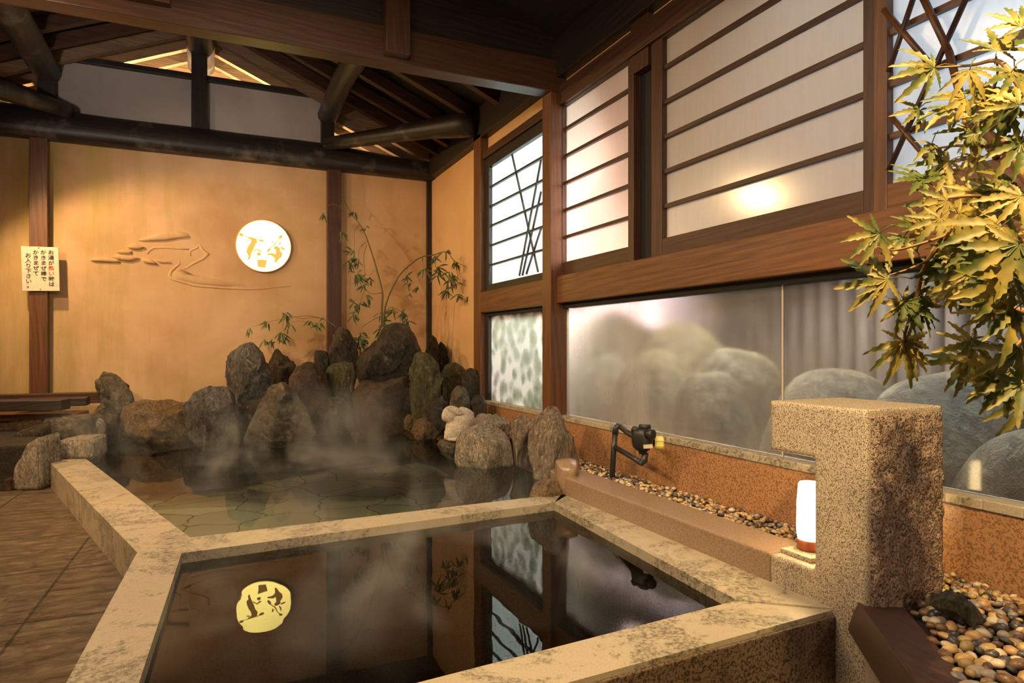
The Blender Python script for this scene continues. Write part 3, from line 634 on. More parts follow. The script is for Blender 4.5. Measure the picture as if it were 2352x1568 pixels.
# ---------------------------------------------------------------- rocks
def rock(outline, t, thick, mat, label, seed=0, cuts=5, amp=0.05, sink=0.0, name='boulder', group=None, sub=5, pw=0.8, cat='rock', lean=0.0):
    xs = [p[0] for p in outline]; ys_ = [p[1] for p in outline]
    cx, cy = (min(xs)+max(xs))/2, (min(ys_)+max(ys_))/2
    P2 = [((p[0]-cx)/F*t, -(p[1]-cy)/F*t) for p in outline]
    # light corner rounding of the outline
    Q = []
    for i in range(len(P2)):
        a, c = P2[i], P2[(i+1) % len(P2)]; Q += [(a[0]*.88+c[0]*.12, a[1]*.88+c[1]*.12), (a[0]*.12+c[0]*.88, a[1]*.12+c[1]*.88)]
    def rad(th):
        dx, dz = math.cos(th), math.sin(th); best = 0
        for i in range(len(Q)):
            a, c = Q[i], Q[(i+1) % len(Q)]; ex, ez = c[0]-a[0], c[1]-a[1]
            D = dx*ez-dz*ex
            if abs(D) < 1e-12: continue
            s_ = (a[0]*ez-a[1]*ex)/D; u = (a[0]*dz-a[1]*dx)/D
            if s_ > 0 and -1e-6 <= u <= 1+1e-6: best = max(best, s_)
        return best
    size = max(max(x for x, z in P2)-min(x for x, z in P2), max(z for x, z in P2)-min(z for x, z in P2))
    rng = random.Random(seed*77+5); planes = []; amp *= 1.35
    for _ in range(cuts+4 if cuts else 0):
        n_ = Vector((rng.uniform(-.8, .8), -1+rng.uniform(0, .5), rng.uniform(-.5, .9))).normalized(); planes.append((n_, rng.uniform(.52, .78)))
    tab = [rad(2*math.pi*i/180) for i in range(180)]
    bm = bmesh.new(); bmesh.ops.create_icosphere(bm, subdivisions=sub, radius=1)
    c0 = at(cx, cy, t)
    for v in bm.verts:
        p = v.co.copy()
        for n_, d in planes:
            e = p.dot(n_)-d
            if e > 0: p -= n_*e
        a, bb, c = p; rho = math.hypot(a, c); th = math.atan2(c, a) % (2*math.pi)
        k = th/(2*math.pi)*180; i = int(k) % 180; rr = tab[i]*(1-(k-int(k)))+tab[(i+1) % 180]*(k-int(k))
        rho2 = rho**pw if rho < 1 else 1
        nd = noise.fractal(Vector((a*2.2+seed*9.1, bb*2.2, c*2.2)), 0.9, 2.1, 5)
        rg_ = abs(noise.noise(Vector((a*1.6+seed*3, bb*1.6+4, c*1.6))))
        f_ = amp*size*(nd*1.1-rg_*1.1+0.25*noise.fractal(Vector((a*7+seed, bb*7, c*7)), 0.8, 2.1, 3))
        edge = 1-0.6*rho**4
        loc = Vector((rr*rho2*math.cos(th), (bb+0.0)*thick*0.5, rr*rho2*math.sin(th)))
        loc += Vector((a, bb, c))*f_*edge
        if sink and loc.z < 0: loc.z -= sink*min(1, -c)**1.0
        v.co = RIGHT*loc.x+FWD*(loc.y+lean*loc.z)+UP*loc.z
    me = bpy.data.meshes.new(name); bm.to_mesh(me); bm.free()
    me.polygons.foreach_set('use_smooth', [True]*len(me.polygons)); me.materials.append(M[mat])
    o = bpy.data.objects.new(name, me); COL.objects.link(o); o.location = c0
    zmin = min((v.co.z for v in me.vertices)); o.location.z += zmin
    for v in me.vertices: v.co.z -= zmin
    return tag(o, label, cat, group)
def slab(outline, t, thick, mat, label, seed=0, amp=0.012, top=0.0, name='boulder', yaw=0.0):
    """squared stone: outline in the facing plane pushed back by thick, worn edges"""
    fr_ = [at(px, py, t) for px, py in outline]; bk = [p+FWD*thick+UP*top for p in fr_]
    zm = min(p.z for p in fr_); cen = sum(fr_, Vector())/len(fr_)+FWD*thick/2; cen.z = zm
    rot = Matrix.Rotation(yaw, 3, 'Z')
    b = MB(); b.loft([rot @ (p-cen) for p in fr_], [rot @ (p-cen) for p in bk]); o = b.build(name, M[mat]); o.location = cen
    me = o.data; bm = bmesh.new(); bm.from_mesh(me)
    bmesh.ops.bevel(bm, geom=list(bm.edges), offset=0.012, segments=2, affect='EDGES')
    bmesh.ops.triangulate(bm, faces=list(bm.faces)); bmesh.ops.subdivide_edges(bm, edges=[e for e in bm.edges if e.calc_length() > 0.05], cuts=5, use_grid_fill=True)
    bmesh.ops.triangulate(bm, faces=list(bm.faces))
    for v in bm.verts:
        f_ = noise.fractal(v.co*7+Vector((seed*3.3, 0, 0)), 0.9, 2.1, 4); v.co += Vector((f_, noise.noise(v.co*9+Vector((0, seed, 0))), 0.6*f_))*amp
    for f in bm.faces: f.smooth = True
    bm.normal_update(); bm.to_mesh(me); bm.free()
    return tag(o, label, 'rock')
rock([(219, 875), (228, 868), (234, 853), (255, 856), (285, 880), (303, 915), (302, 940), (262, 952), (232, 945), (226, 905)], 6.05, 0.30, 'st_grey', 'small dark upright boulder left, against the ochre wall', 1, 4, sink=0.08)
rock([(265, 1000), (264, 955), (285, 932), (330, 917), (395, 917), (425, 925), (455, 950), (470, 1002), (440, 1014), (330, 1012)], 5.75, 0.6, 'st_tan', 'broad orange-brown rough boulder at the left waterline', 2, 5, 0.05, 0.10)
rock([(424, 935), (450, 900), (480, 884), (515, 888), (530, 905), (537, 960), (547, 1008), (470, 1010), (435, 985)], 5.7, 0.5, 'st_blue', 'grey white-streaked boulder right of the orange-brown one', 3, 5, 0.05, 0.10)
rock([(517, 850), (525, 815), (550, 790), (577, 783), (600, 815), (622, 860), (630, 895), (612, 918), (570, 940), (540, 930), (522, 890)], 6.15, 0.45, 'st_blue', 'tall blue-grey pointed boulder at left of the rock pile', 4, 4, 0.045, 0.06)
rock([(526, 930), (570, 922), (622, 905), (605, 950), (585, 985), (560, 998), (532, 975)], 6.0, 0.4, 'st_dark', 'dark layered rock under the blue-grey pointed boulder', 5, 6, 0.07, 0.10)
rock([(553, 1000), (590, 940), (620, 885), (650, 874), (672, 900), (702, 940), (724, 975), (725, 988), (640, 996)], 5.78, 0.5, 'st_grey', 'triangular grey-green slab at the waterline with a pale vein', 6, 4, 0.03, 0.12)
rock([(620, 870), (612, 850), (630, 797), (660, 822), (680, 840), (672, 885), (640, 895)], 6.75, 0.35, 'st_brown', 'brown wedge rock behind the triangular slab', 7, 5, 0.05, 0.45)
rock([(657, 870), (680, 840), (710, 826), (735, 838), (750, 870), (757, 905), (740, 945), (700, 940), (672, 905)], 6.2, 0.45, 'st_brown', 'rounded brown boulder in the middle of the rock pile', 8, 4, 0.045, 0.10)
rock([(717, 815), (722, 803), (748, 804), (757, 820), (756, 850), (738, 862), (722, 845)], 6.6, 0.25, 'st_dark', 'small squarish dark rock on top of the rounded brown boulder', 9, 5, 0.05, 0.06)
rock([(754, 815), (762, 770), (778, 748), (800, 757), (815, 785), (823, 812), (815, 840), (778, 842), (758, 835)], 6.65, 0.30, 'st_dark', 'dark egg-shaped boulder standing in front of the red wall post', 10, 3, 0.04, 0.08)
rock([(746, 850), (765, 832), (790, 826), (814, 835), (818, 870), (802, 915), (770, 922), (748, 900)], 6.4, 0.35, 'st_green', 'mossy dark boulder below the egg-shaped boulder', 11, 6, 0.06, 0.06)
rock([(714, 955), (728, 925), (755, 910), (785, 915), (808, 935), (818, 972), (760, 985), (722, 980)], 6.1, 0.40, 'st_dark', 'low dark boulder with a pale hollow, at the waterline', 12, 5, 0.07, 0.12)
rock([(784, 905), (800, 890), (816, 895), (816, 930), (800, 940), (788, 930)], 6.35, 0.2, 'st_brown', 'small brown stone wedged left of the lower large boulder', 13, 5, 0.05, 0.06)
rock([(811, 845), (825, 815), (850, 790), (880, 755), (905, 740), (932, 742), (956, 775), (967, 812), (957, 845), (930, 878), (880, 888), (830, 882)], 6.5, 0.55, 'st_dark', 'largest dark boulder on top of the pile, under the bamboo', 14, 5, 0.05, 0.02)
rock([(804, 895), (830, 872), (880, 876), (935, 862), (950, 885), (950, 930), (945, 968), (880, 980), (830, 978), (812, 945)], 6.2, 0.55, 'st_brown', 'broad brown boulder at the water under the largest dark one', 15, 6, 0.045, 0.12)
rock([(941, 850), (952, 815), (962, 806), (985, 812), (1005, 830), (1017, 870), (1010, 920), (975, 962), (950, 962), (942, 900)], 6.1, 0.30, 'st_green', 'tall olive-green slab standing on end', 16, 4, 0.05, 0.08)
rock([(973, 825), (982, 782), (993, 768), (1004, 778), (1010, 800), (1010, 850), (990, 870)], 7.05, 0.25, 'st_dark', 'dark peaked rock in the corner, left of its jagged twin', 17, 5, 0.05, 0.2)
rock([(1003, 840), (1006, 790), (1012, 782), (1020, 790), (1027, 800), (1030, 850), (1015, 870)], 7.15, 0.2, 'st_dark', 'dark jagged rock in the corner against bright plaster', 18, 5, 0.08, 0.2)
rock([(1014, 865), (1020, 838), (1045, 830), (1068, 845), (1072, 880), (1060, 915), (1020, 918)], 6.5, 0.35, 'st_green', 'olive-brown boulder left of the dark window post foot', 19, 6, 0.06, 0.15)
rock([(1060, 860), (1075, 845), (1092, 845), (1101, 870), (1102, 905), (1085, 920), (1066, 910)], 6.15, 0.25, 'st_dark', 'dark layered slab leaning at the window post', 20, 5, 0.07, 0.15)
rock([(1031, 935), (1036, 900), (1050, 884), (1070, 890), (1080, 915), (1080, 945), (1050, 950)], 5.9, 0.28, 'st_grey', 'smooth grey-brown stone directly behind the carved rabbit', 21, 3, 0.03, 0.15)
rock([(1080, 925), (1090, 907), (1108, 907), (1119, 930), (1116, 950), (1095, 954)], 5.75, 0.22, 'st_brown', 'small brown stone below the hammered glass', 22, 4, 0.05, 0.12)
rock([(971, 940), (980, 918), (1005, 912), (1030, 922), (1035, 955), (1010, 972), (980, 964)], 5.9, 0.30, 'st_dark', 'round dark banded stone left of the carved rabbit', 23, 4, 0.06, 0.12)
rock([(940, 985), (952, 965), (980, 957), (1000, 968), (1013, 988), (990, 996), (955, 994)], 5.85, 0.30, 'st_tan', 'low tan stone at the waterline below the green slab', 24, 5, 0.07, 0.10)
rock([(926, 965), (935, 950), (952, 955), (958, 970), (950, 978), (930, 976)], 6.05, 0.15, 'st_tan', 'small reddish stone at the foot of the green slab', 25, 5, 0.07, 0.06)
rock([(1085, 970), (1098, 950), (1140, 952), (1172, 968), (1180, 990), (1120, 990), (1090, 985)], 5.2, 0.35, 'st_pale', 'flat grey stone behind the pale grained boulder', 26, 5, 0.06, 0.10)
rock([(1043, 1042), (1045, 1010), (1062, 988), (1100, 974), (1130, 975), (1157, 990), (1172, 1010), (1180, 1055), (1110, 1064), (1055, 1056)], 4.55, 0.45, 'st_pale', 'pale rounded boulder with carved-looking grain in front of the rabbit', 27, 3, 0.03, 0.12)
rock([(1170, 1000), (1180, 960), (1205, 953), (1224, 965), (1226, 1000), (1220, 1050), (1205, 1066), (1190, 1042)], 4.55, 0.30, 'st_fibre', 'narrow grey-brown stone between pale boulder and tall one', 28, 4, 0.05, 0.15)
rock([(1215, 970), (1240, 945), (1262, 925), (1280, 932), (1300, 975), (1325, 1020), (1334, 1050), (1300, 1065), (1275, 1097), (1253, 1106), (1230, 1088), (1214, 1020)], 4.15, 0.42, 'st_fibre', 'tall fibrous grey stone at the foot of the main post', 29, 4, 0.04, 0.14)
rock([(1000, 1022), (1010, 1010), (1045, 1006), (1075, 1012), (1085, 1035), (1040, 1042), (1010, 1035)], 4.85, 0.35, 'st_grey', 'flat stone at water level carrying the carved rabbit', 30, 2, 0.03, 0.12)
rock([(1208, 1135), (1230, 1112), (1262, 1101), (1290, 1105), (1303, 1130), (1280, 1140)], 3.62, 0.30, 'st_tan', 'low tan stone in the corner between rim and coping', 31, 3, 0.04, 0.20)
rock([(1274, 1092), (1276, 1058), (1285, 1056), (1310, 1052), (1326, 1058), (1331, 1075), (1318, 1100), (1290, 1110)], 3.70, 0.24, 'coping', 'rounded end stone of the brown granite coping', 32, 0, 0.008, 0.20, pw=0.6)
# stones beyond the left end of the rim
slab([(92, 1058), (92, 1036), (108, 1022), (150, 1012), (206, 1009), (209, 1056)], 4.72, 0.20, 'st_pale', 'low flat-topped pale stone closing the end of the left rim', 33, 0.008, 0.02)
slab([(28, 1130), (29, 1072), (45, 1050), (56, 1022), (90, 1003), (93, 1128)], 4.45, 0.22, 'st_pale', 'upright square-sided pale stone left of the rim end', 34, 0.008, 0.015)
slab([(-40, 1098), (-40, 1050), (0, 1042), (34, 1030), (33, 1098)], 4.75, 0.25, 'st_tan', 'brown stone cut by the left picture edge, above a low one', 35, 0.01, 0.02)
slab([(-40, 1135), (-38, 1100), (15, 1096), (26, 1102), (26, 1132)], 4.42, 0.2, 'st_brown', 'low dark stone on the floor at the left picture edge', 36, 0.01, 0.02)
slab([(34, 1060), (33, 994), (60, 986), (94, 974), (94, 1060)], 4.9, 0.12, 'st_brown', 'brown slab leaning behind the upright pale stone', 37, 0.008, 0.02)
slab([(94, 1040), (97, 962), (140, 957), (195, 956), (204, 990), (206, 1040)], 5.25, 0.25, 'st_grey', 'grey flat-faced stone below the dark timbers', 38, 0.012, 0.0)
rock([(206, 1020), (204, 965), (212, 957), (232, 962), (237, 1000), (222, 1022)], 5.4, 0.2, 'st_pale', 'narrow curved grey stone right of the flat-faced one', 39, 3, 0.03, 0.15)
rock([(228, 1020), (228, 965), (245, 948), (268, 952), (268, 1012), (250, 1022)], 5.6, 0.25, 'st_brown', 'brown stone between dark timbers and orange-brown boulder', 40, 4, 0.04, 0.12)
slab([(-60, 1040), (-60, 963), (40, 962), (92, 964), (95, 1040)], 5.3, 0.3, 'st_tan', 'long brown granite stone under the timbers at far left', 41, 0.012, 0.0)
rock([(212, 958), (216, 942), (234, 926), (242, 935), (236, 950), (225, 960)], 5.6, 0.10, 'st_tan', 'small light chip of stone at the end of the timbers', 42, 5, 0.05, 0.0)
b = MB(); b.box(-2.6, -1.12, 5.45, 7.4, 0, 0.30); struct('stone_ledge', b, M['soil'], 'dark ledge the timbers rest on at far left', 'ledge', 0.02)
# dark timbers on the left ledge
def timber(pa, pb, t1, t2, w, h, label, mat='darkX'):
    p, q = at(*pa, t1), at(*pb, t2); q.z = p.z
    b = MB(); b.bar(p, q, w, h); o = b.build('timber_beam', M[mat], bevel=0.006); tag(o, label, 'timber', None)
p_ = at(232, 915, 6.1)
timber((-60, 920), (232, 913), 5.75, 6.15, 0.10, 0.10, 'long dark timber lying along the wall behind the shorter ones', 'midX')
timber((40, 925), (203, 925), 5.5, 5.7, 0.16, 0.07, 'dark timber plank lying in the middle of the stack')
timber((-60, 932), (152, 935), 5.2, 5.35, 0.18, 0.085, 'thick dark timber lying nearest at far left')
timber((-60, 958), (190, 952), 5.35, 5.55, 0.30, 0.05, 'reddish-brown plank beneath the thick dark timber', 'woodX')

# ---------------------------------------------------------------- carved rabbit
def blob(parts, name, mat, label, cat, voxel=0.006, sm=6):
    bm = bmesh.new()
    for c, r, rot in parts:
        g = bmesh.ops.create_icosphere(bm, subdivisions=3, radius=1)
        Mx = Matrix.Translation(c) @ rot @ Matrix.Diagonal((r[0], r[1], r[2], 1)); bmesh.ops.transform(bm, matrix=Mx, verts=g['verts'])
    me = bpy.data.meshes.new(name); bm.to_mesh(me); bm.free(); me.materials.append(M[mat])
    o = bpy.data.objects.new(name, me); COL.objects.link(o)
    m1 = o.modifiers.new('r', 'REMESH'); m1.mode = 'VOXEL'; m1.voxel_size = voxel; m1.use_smooth_shade = True
    m2 = o.modifiers.new('s', 'SMOOTH'); m2.iterations = sm
    return o
TR = 4.85
def rp(px, py, d=0.0): return at(px, py, TR+d)
def rotR(ang): return Matrix.Rotation(ang, 4, FWD)   # turn in the facing plane
B4 = Matrix(((RIGHT.x, FWD.x, 0, 0), (RIGHT.y, FWD.y, 0, 0), (0, 0, 1, 0), (0, 0, 0, 1)))
I4 = Matrix.Identity(4); s = TR/F
rab = empty('stone_rabbit', rp(1055, 1012), 'white carved stone rabbit sitting on a flat stone, ears laid back', 'statue')
def rblob(parts, name, voxel=0.006, sm=6):
    o = blob([(rp(px, py, d), (rx*s, ry, rz_*s), rotR(R(a)) @ B4) for px, py, d, rx, ry, rz_, a in parts], name, 'st_white', None, None, voxel, sm)
    o.parent = rab; o.location = -rab.location; return o
rblob([(1056, 983, 0.02, 34, 0.11, 29, 0), (1062, 968, 0.02, 30, 0.10, 30, 12), (1040, 995, -0.02, 20, 0.07, 18, 0), (1036, 952, -0.01, 21, 0.065, 21, 0), (1025, 955, -0.02, 11, 0.05, 14, 0),
       (1048, 1006, 0.0, 27, 0.10, 8, 0), (1032, 1003, -0.04, 13, 0.04, 9, 0)], 'body')
rblob([(1045, 943, -0.06, 21, 0.016, 9, 20)], 'ear', 0.003, 1)
rblob([(1072, 944, 0.02, 19, 0.018, 7, 26)], 'ear', 0.003, 1)

# ---------------------------------------------------------------- valve on a pipe
TV = 3.86
V = empty('valve', at(1408, 1100, TV), 'black valve on an upright pipe with a yellow hand knob', 'valve')
def vp(px, py, d=0): return at(px, py, TV+d)
sv = TV/F
MB().tube([vp(1405, 1112), vp(1409, 1040), vp(1413, 995)], 6.3*sv, 14).build('pipe', M['black'], V)
MB().tube([vp(1413, 996), vp(1414, 984), vp(1419, 978), vp(1428, 981)], [7.2*sv]*4, 14).build('elbow', M['black'], V)
D_ = -0.36; s9 = sv*0.905
MB().tube([vp(1424, 979), vp(1440, 992, -.15), vp(1462, 1004, D_)], [6*sv, 6.2*sv, 8*s9], 14).build('pipe', M['black'], V)
MB().tube([vp(1412, 1026), vp(1440, 1042, -.17), vp(1470, 1061, D_)], [6*sv, 6*sv, 6*s9], 14).build('pipe', M['black'], V)
MB().tube([vp(1466, 1059, D_+.02), vp(1474, 1063, D_), vp(1480, 1058, D_), vp(1482, 1040, D_)], 7.4*s9, 14).build('elbow', M['black'], V)
bd = MB(); c = vp(1476, 1008, D_)
bd.lathe([(9*s9, -34*s9), (10*s9, -28*s9), (15*s9, -25*s9), (22*s9, -18*s9), (25*s9, -2*s9), (25*s9, 14*s9), (22*s9, 22*s9), (15*s9, 26*s9)], c, 10)
bd.build('valve_body', M['blackm'], V, 0.003)
MB().lathe([(12*s9, 0), (14*s9, 2*s9), (14*s9, 9*s9), (11*s9, 11*s9)], vp(1481, 985, D_), 20).build('cap', M['blackm'], V)
MB().lathe([(9*s9, -10*s9), (9*s9, 0), (5*s9, 3*s9)], vp(1461, 983, D_), 12, (0.3, -0.4, 1)).build('bolt', M['blackm'], V)
hb = MB(); c = vp(1493, 997, D_-.06); hb.lathe([(11*s9, -8*s9), (12*s9, 8*s9), (8*s9, 11*s9)], c, 16, -FWD+RIGHT*0.6); hb.build('side_cap', M['blackm'], V)
kb = MB(); c = vp(1504, 1017, D_+.01); n = 40; ax = (RIGHT*0.9-FWD*0.15).normalized(); u = UP; w = ax.cross(u); lo = []
for h in (0, 4, 17, 20):
    lo.append([c+ax*h*s9+(u*math.cos(2*math.pi*k/n)+w*math.sin(2*math.pi*k/n))*s9*((14.5 if h in (4, 17) else 12)+1.2*(1 if (k//4) % 2 else -1)) for k in range(n)])
for a_, b_ in zip(lo, lo[1:]): kb.loft(a_, b_)
kb.build('knob', M['yellow'], V)
MB().tube([vp(1490, 1016, D_), vp(1506, 1017, D_+.01)], 7*s9, 12).build('stem', M['blackm'], V)
pl = MB(); c = vp(1489, 1026, D_-.075)
pl.loft([c+RIGHT*x*s9+UP*z*s9 for x, z in ((-10, -4), (10, -3), (10, 5), (-10, 4))], [c+FWD*0.02+RIGHT*x*s9+UP*z*s9 for x, z in ((-10, -4), (10, -3), (10, 5), (-10, 4))])
pl.build('label_plate', M['plate'], V)

# ---------------------------------------------------------------- sign with lettering
YS = YW-0.115
sg = empty('wall_sign', onY(92, 668, YS), 'cream board on the left wall post with Japanese bath notice', 'sign')
tl, trr, bl, br_ = onY(48, 565, YS), onY(134, 568, YS), onY(51, 668, YS), onY(137, 668, YS)
b = MB(); Q = [bl, br_, trr, tl]; b.loft([Vector((p.x, YS, p.z)) for p in Q], [Vector((p.x, YS+0.022, p.z)) for p in Q]); b.build('board', M['sign'], sg, 0.002)
def text_mesh(ch, px, py, hpx, mat, nm='lettering'):
    cu = bpy.data.curves.new(nm, 'FONT'); cu.body = ch; cu.align_x = 'CENTER'; cu.align_y = 'CENTER'; cu.size = hpx/F*6.2; cu.extrude = 0.0008; cu.offset = 0.00055
    o = bpy.data.objects.new(nm, cu); COL.objects.link(o)
    dg = bpy.context.evaluated_depsgraph_get(); me = bpy.data.meshes.new_from_object(o.evaluated_get(dg)); bpy.data.objects.remove(o); bpy.data.curves.remove(cu)
    xs = [v.co.x for v in me.vertices]; zs = [v.co.y for v in me.vertices]
    return me
def put_col(chars, px, y0, y1, mats):
    n = len(chars)
    for i, ch in enumerate(chars):
        py = y0+(y1-y0)*i/(n-1)
        ppx = px+(py-610)*0.02
        me = text_mesh(ch, px, py, 11.2, None)
        c = onY(ppx, py, YS-0.0015)
        if ch == '。': c = onY(ppx+2.5, py-1.5, YS-0.0015)
        mb = MB(); mb.add([(c.x+v.co.x*1.04, c.y-v.co.z, c.z+v.co.y) for v in me.vertices], [tuple(p.vertices) for p in me.polygons]); bpy.data.meshes.remove(me)
        mb.build('lettering', M[mats[i]], sg)
put_col('お湯が熱い時は', 117.5, 580, 653, ['ink']*3+['red']*2+['ink']*2)
put_col('かきまぜ棒で', 100, 580, 641, ['ink']*6)
put_col('かきまぜて', 82.5, 580, 628, ['ink']*5)
put_col('お入り下さい。', 65, 587, 658, ['ink']*7)
for px, py in ((89, 569), (93, 664)): MB().lathe([(0.004, 0), (0.004, 0.003), (0.001, 0.004)], onY(px, py, YS), 10, (0, -1, 0)).build('nail', M['iron'], sg)

# ---------------------------------------------------------------- moon lamp
moon = empty('moon_lamp', (MX, YW, MZ-MR), 'round glowing moon lamp with rabbits pounding rice in golden print', 'lamp')
MB().lathe([(MR+0.012, 0), (MR+0.012, 0.030), (MR+0.002, 0.034), (MR, 0.030)], (MX, YW+0.005, MZ), 72, (0, -1, 0)).build('lamp_rim', M['plaster2'], moon)
MB().lathe([(MR, 0), (MR, 0.034), (MR-0.002, 0.036)], (MX, YW+0.003, MZ), 72, (0, -1, 0)).build('lamp_face', M['moon'], moon)
def mp_(zx, zy): return onY(520+zx/10.456, 490+zy/10.456, YW-0.0335)
def flat(polys, nm='print'):
    b = MB()
    for P in polys:
        a = [mp_(*p) for p in P]; b.loft([v+Vector((0, -0.0015, 0)) for v in a], [v+Vector((0, -0.0040, 0)) for v in a])
    b.build(nm, M['moonprint'], moon)
def ell(cx, cy, rx, ry, ang=0, n=14):
    return [(cx+rx*math.cos(t)*math.cos(ang)-ry*math.sin(t)*math.sin(ang), cy+rx*math.cos(t)*math.sin(ang)+ry*math.sin(t)*math.cos(ang)) for t in [2*math.pi*k/n for k in range(n)]]
def line(a, b, w):
    dx, dy = b[0]-a[0], b[1]-a[1]; l_ = math.hypot(dx, dy); nx_, ny_ = -dy/l_*w/2, dx/l_*w/2
    return [(a[0]+nx_, a[1]+ny_), (b[0]+nx_, b[1]+ny_), (b[0]-nx_, b[1]-ny_), (a[0]-nx_, a[1]-ny_)]
flat([[(560, 590), (640, 580), (700, 620), (745, 690), (700, 740), (650, 860), (600, 960), (585, 1040), (545, 1120), (505, 1105), (530, 1020), (480, 930), (500, 820), (570, 720), (600, 660)],
      ell(690, 650, 55, 38, 0.7), ell(560, 600, 60, 17, 0.2), ell(525, 640, 55, 12, -0.1), line((400, 535), (830, 640), 16), ell(355, 510, 55, 38, 0.3), ell(840, 655, 65, 25, 0.15),
      line((640, 910), (730, 860), 26), line((730, 850), (820, 905), 22), ell(780, 975, 48, 46), ell(800, 900, 40, 18, 0.3)], 'left_rabbit_print')
flat([[(1140, 800), (1210, 790), (1290, 830), (1290, 900), (1350, 960), (1330, 1040), (1250, 1110), (1200, 1190), (1160, 1180), (1160, 1080), (1080, 1010), (990, 1000), (980, 965), (1110, 950), (1180, 980), (1190, 890)],
      ell(1200, 830, 60, 45), ell(1350, 840, 65, 24, 0.4), ell(1285, 720, 55, 17, -1.0), line((1130, 770), (1290, 590), 18), ell(1305, 565, 52, 38, -0.8), line((1010, 880), (1140, 760), 20), ell(1020, 880, 58, 30, -0.8), ell(1110, 690, 22, 20), line((1170, 700), (1150, 780), 20)], 'right_rabbit_print')
flat([[(740, 1110), (980, 1120), (955, 1210), (935, 1310), (755, 1285)]], 'mortar_print')

# ---------------------------------------------------------------- plaster relief of a pine on a shore
def rl(zx, zy, off_=0.0): return onY(180+zx/4.523, 500+zy/4.523, YW-off_)
rel = empty('plaster_relief', rl(1000, 740), 'raised plaster relief of a pine and shoreline left of the moon', 'relief')
def ridge(pts, rad, nm):
    P = [rl(*p) for p in pts]; MB().tube(P, rad, 10, True, (1, 0.5, 1)).build(nm, M['plaster'], rel)
def pad(P, h, nm):
    a = [rl(*p) for p in P]; n = len(a); c = sum(a, Vector())/n
    b = MB(); vs = [v.copy() for v in a]+[c+(v-c)*0.86+Vector((0, -h, 0)) for v in a]+[c+(v-c)*0.45+Vector((0, -h*1.25, 0)) for v in a]+[c+Vector((0, -h*1.3, 0))]
    fs = [(i, (i+1) % n, (i+1) % n+n, i+n) for i in range(n)]+[(i+n, (i+1) % n+n, (i+1) % n+2*n, i+2*n) for i in range(n)]+[(i+2*n, (i+1) % n+2*n, 3*n) for i in range(n)]
    b.add(vs, fs, True); b.build(nm, M['plaster'], rel)
pad([(120, 430), (250, 405), (420, 430), (445, 465), (300, 462), (130, 450)], 0.020, 'pine_pad')
pad([(330, 400), (420, 380), (560, 400), (645, 425), (540, 455), (430, 440)], 0.024, 'pine_pad')
pad([(380, 350), (460, 330), (560, 345), (560, 372), (440, 375)], 0.018, 'pine_pad')
pad([(490, 300), (590, 250), (640, 290), (700, 310), (620, 332), (540, 325)], 0.024, 'pine_pad')
pad([(650, 425), (760, 430), (830, 485), (740, 478), (680, 465)], 0.022, 'pine_pad')
pad([(770, 430), (940, 450), (975, 470), (850, 470)], 0.015, 'pine_pad')
pad([(600, 240), (700, 200), (860, 140), (1020, 130), (1140, 160), (1170, 205), (1050, 215), (900, 240), (720, 245)], 0.020, 'pine_pad')
ridge([(715, 380), (735, 340), (780, 312), (900, 308), (1050, 318), (1150, 330)], [0.006, 0.013, 0.013, 0.012, 0.012, 0.006], 'pine_bough')
ridge([(1255, 275), (1290, 335), (1345, 375), (1300, 420), (1200, 470), (1090, 540)], [0.010, 0.014, 0.020, 0.016, 0.014, 0.005], 'pine_trunk')
ridge([(1165, 395), (1160, 345), (1235, 310), (1255, 275)], [0.006, 0.010, 0.010, 0.006], 'pine_bough')
ridge([(1045, 435), (1050, 480), (1010, 510), (965, 550), (945, 600), (970, 632), (1080, 665), (1200, 700), (1350, 715), (1550, 730), (1750, 740), (1900, 738), (2050, 722), (2210, 712)],
      [0.005, 0.010, 0.013, 0.014, 0.016, 0.017, 0.017, 0.016, 0.015, 0.013, 0.012, 0.010, 0.006, 0.003], 'shoreline')
pad([(960, 590), (1040, 520), (1130, 590), (1350, 610), (1600, 640), (1750, 700), (1500, 715), (1200, 690), (1000, 640)], 0.010, 'shore_hill')

# ---------------------------------------------------------------- bamboo growing from the rocks
def bez(pts, n=14):
    out_ = []; P = [Vector(p) for p in pts]
    for i in range(len(P)-1):
        p0, p1, p2, p3 = P[max(i-1, 0)], P[i], P[i+1], P[min(i+2, len(P)-1)]
        for k in range(n):
            t = k/n; out_.append(0.5*((2*p1)+(-p0+p2)*t+(2*p0-5*p1+4*p2-p3)*t*t+(-p0+3*p1-3*p2+p3)*t**3))
    out_.append(P[-1]); return out_
def blade(mb, p, d, ln, wd, up):
    d = d.normalized(); sd = d.cross(up).normalized(); n_ = 5; vs = []
    for k in range(n_+1):
        t = k/n_; w_ = wd*math.sin(math.pi*min(1, t*0.92+0.08))**0.8; c = p+d*ln*t+Vector((0, 0, -1))*ln*0.22*t*t
        vs += [c-sd*w_, c+up*w_*0.35*-1, c+sd*w_]
    mb.add(vs, [f for k in range(n_) for f in ((k*3, k*3+1, k*3+4, k*3+3), (k*3+1, k*3+2, k*3+5, k*3+4))], True)
TB = 6.75
rb = random.Random(11)
def bp(zx, zy, d=0): return at(540+zx/4.126, 420+zy/4.126, TB+d)
def stems(lst, nm, par, mat='stem'):
    for pts, r0, r1, d0, d1 in lst:
        n_ = len(pts); P = bez([bp(p[0], p[1], d0+(d1-d0)*i/(n_-1)) for i, p in enumerate(pts)], 6); m_ = len(P)
        MB().tube(P, [r0+(r1-r0)*i/(m_-1) for i in range(m_)], 6).build(nm, M[mat], par)
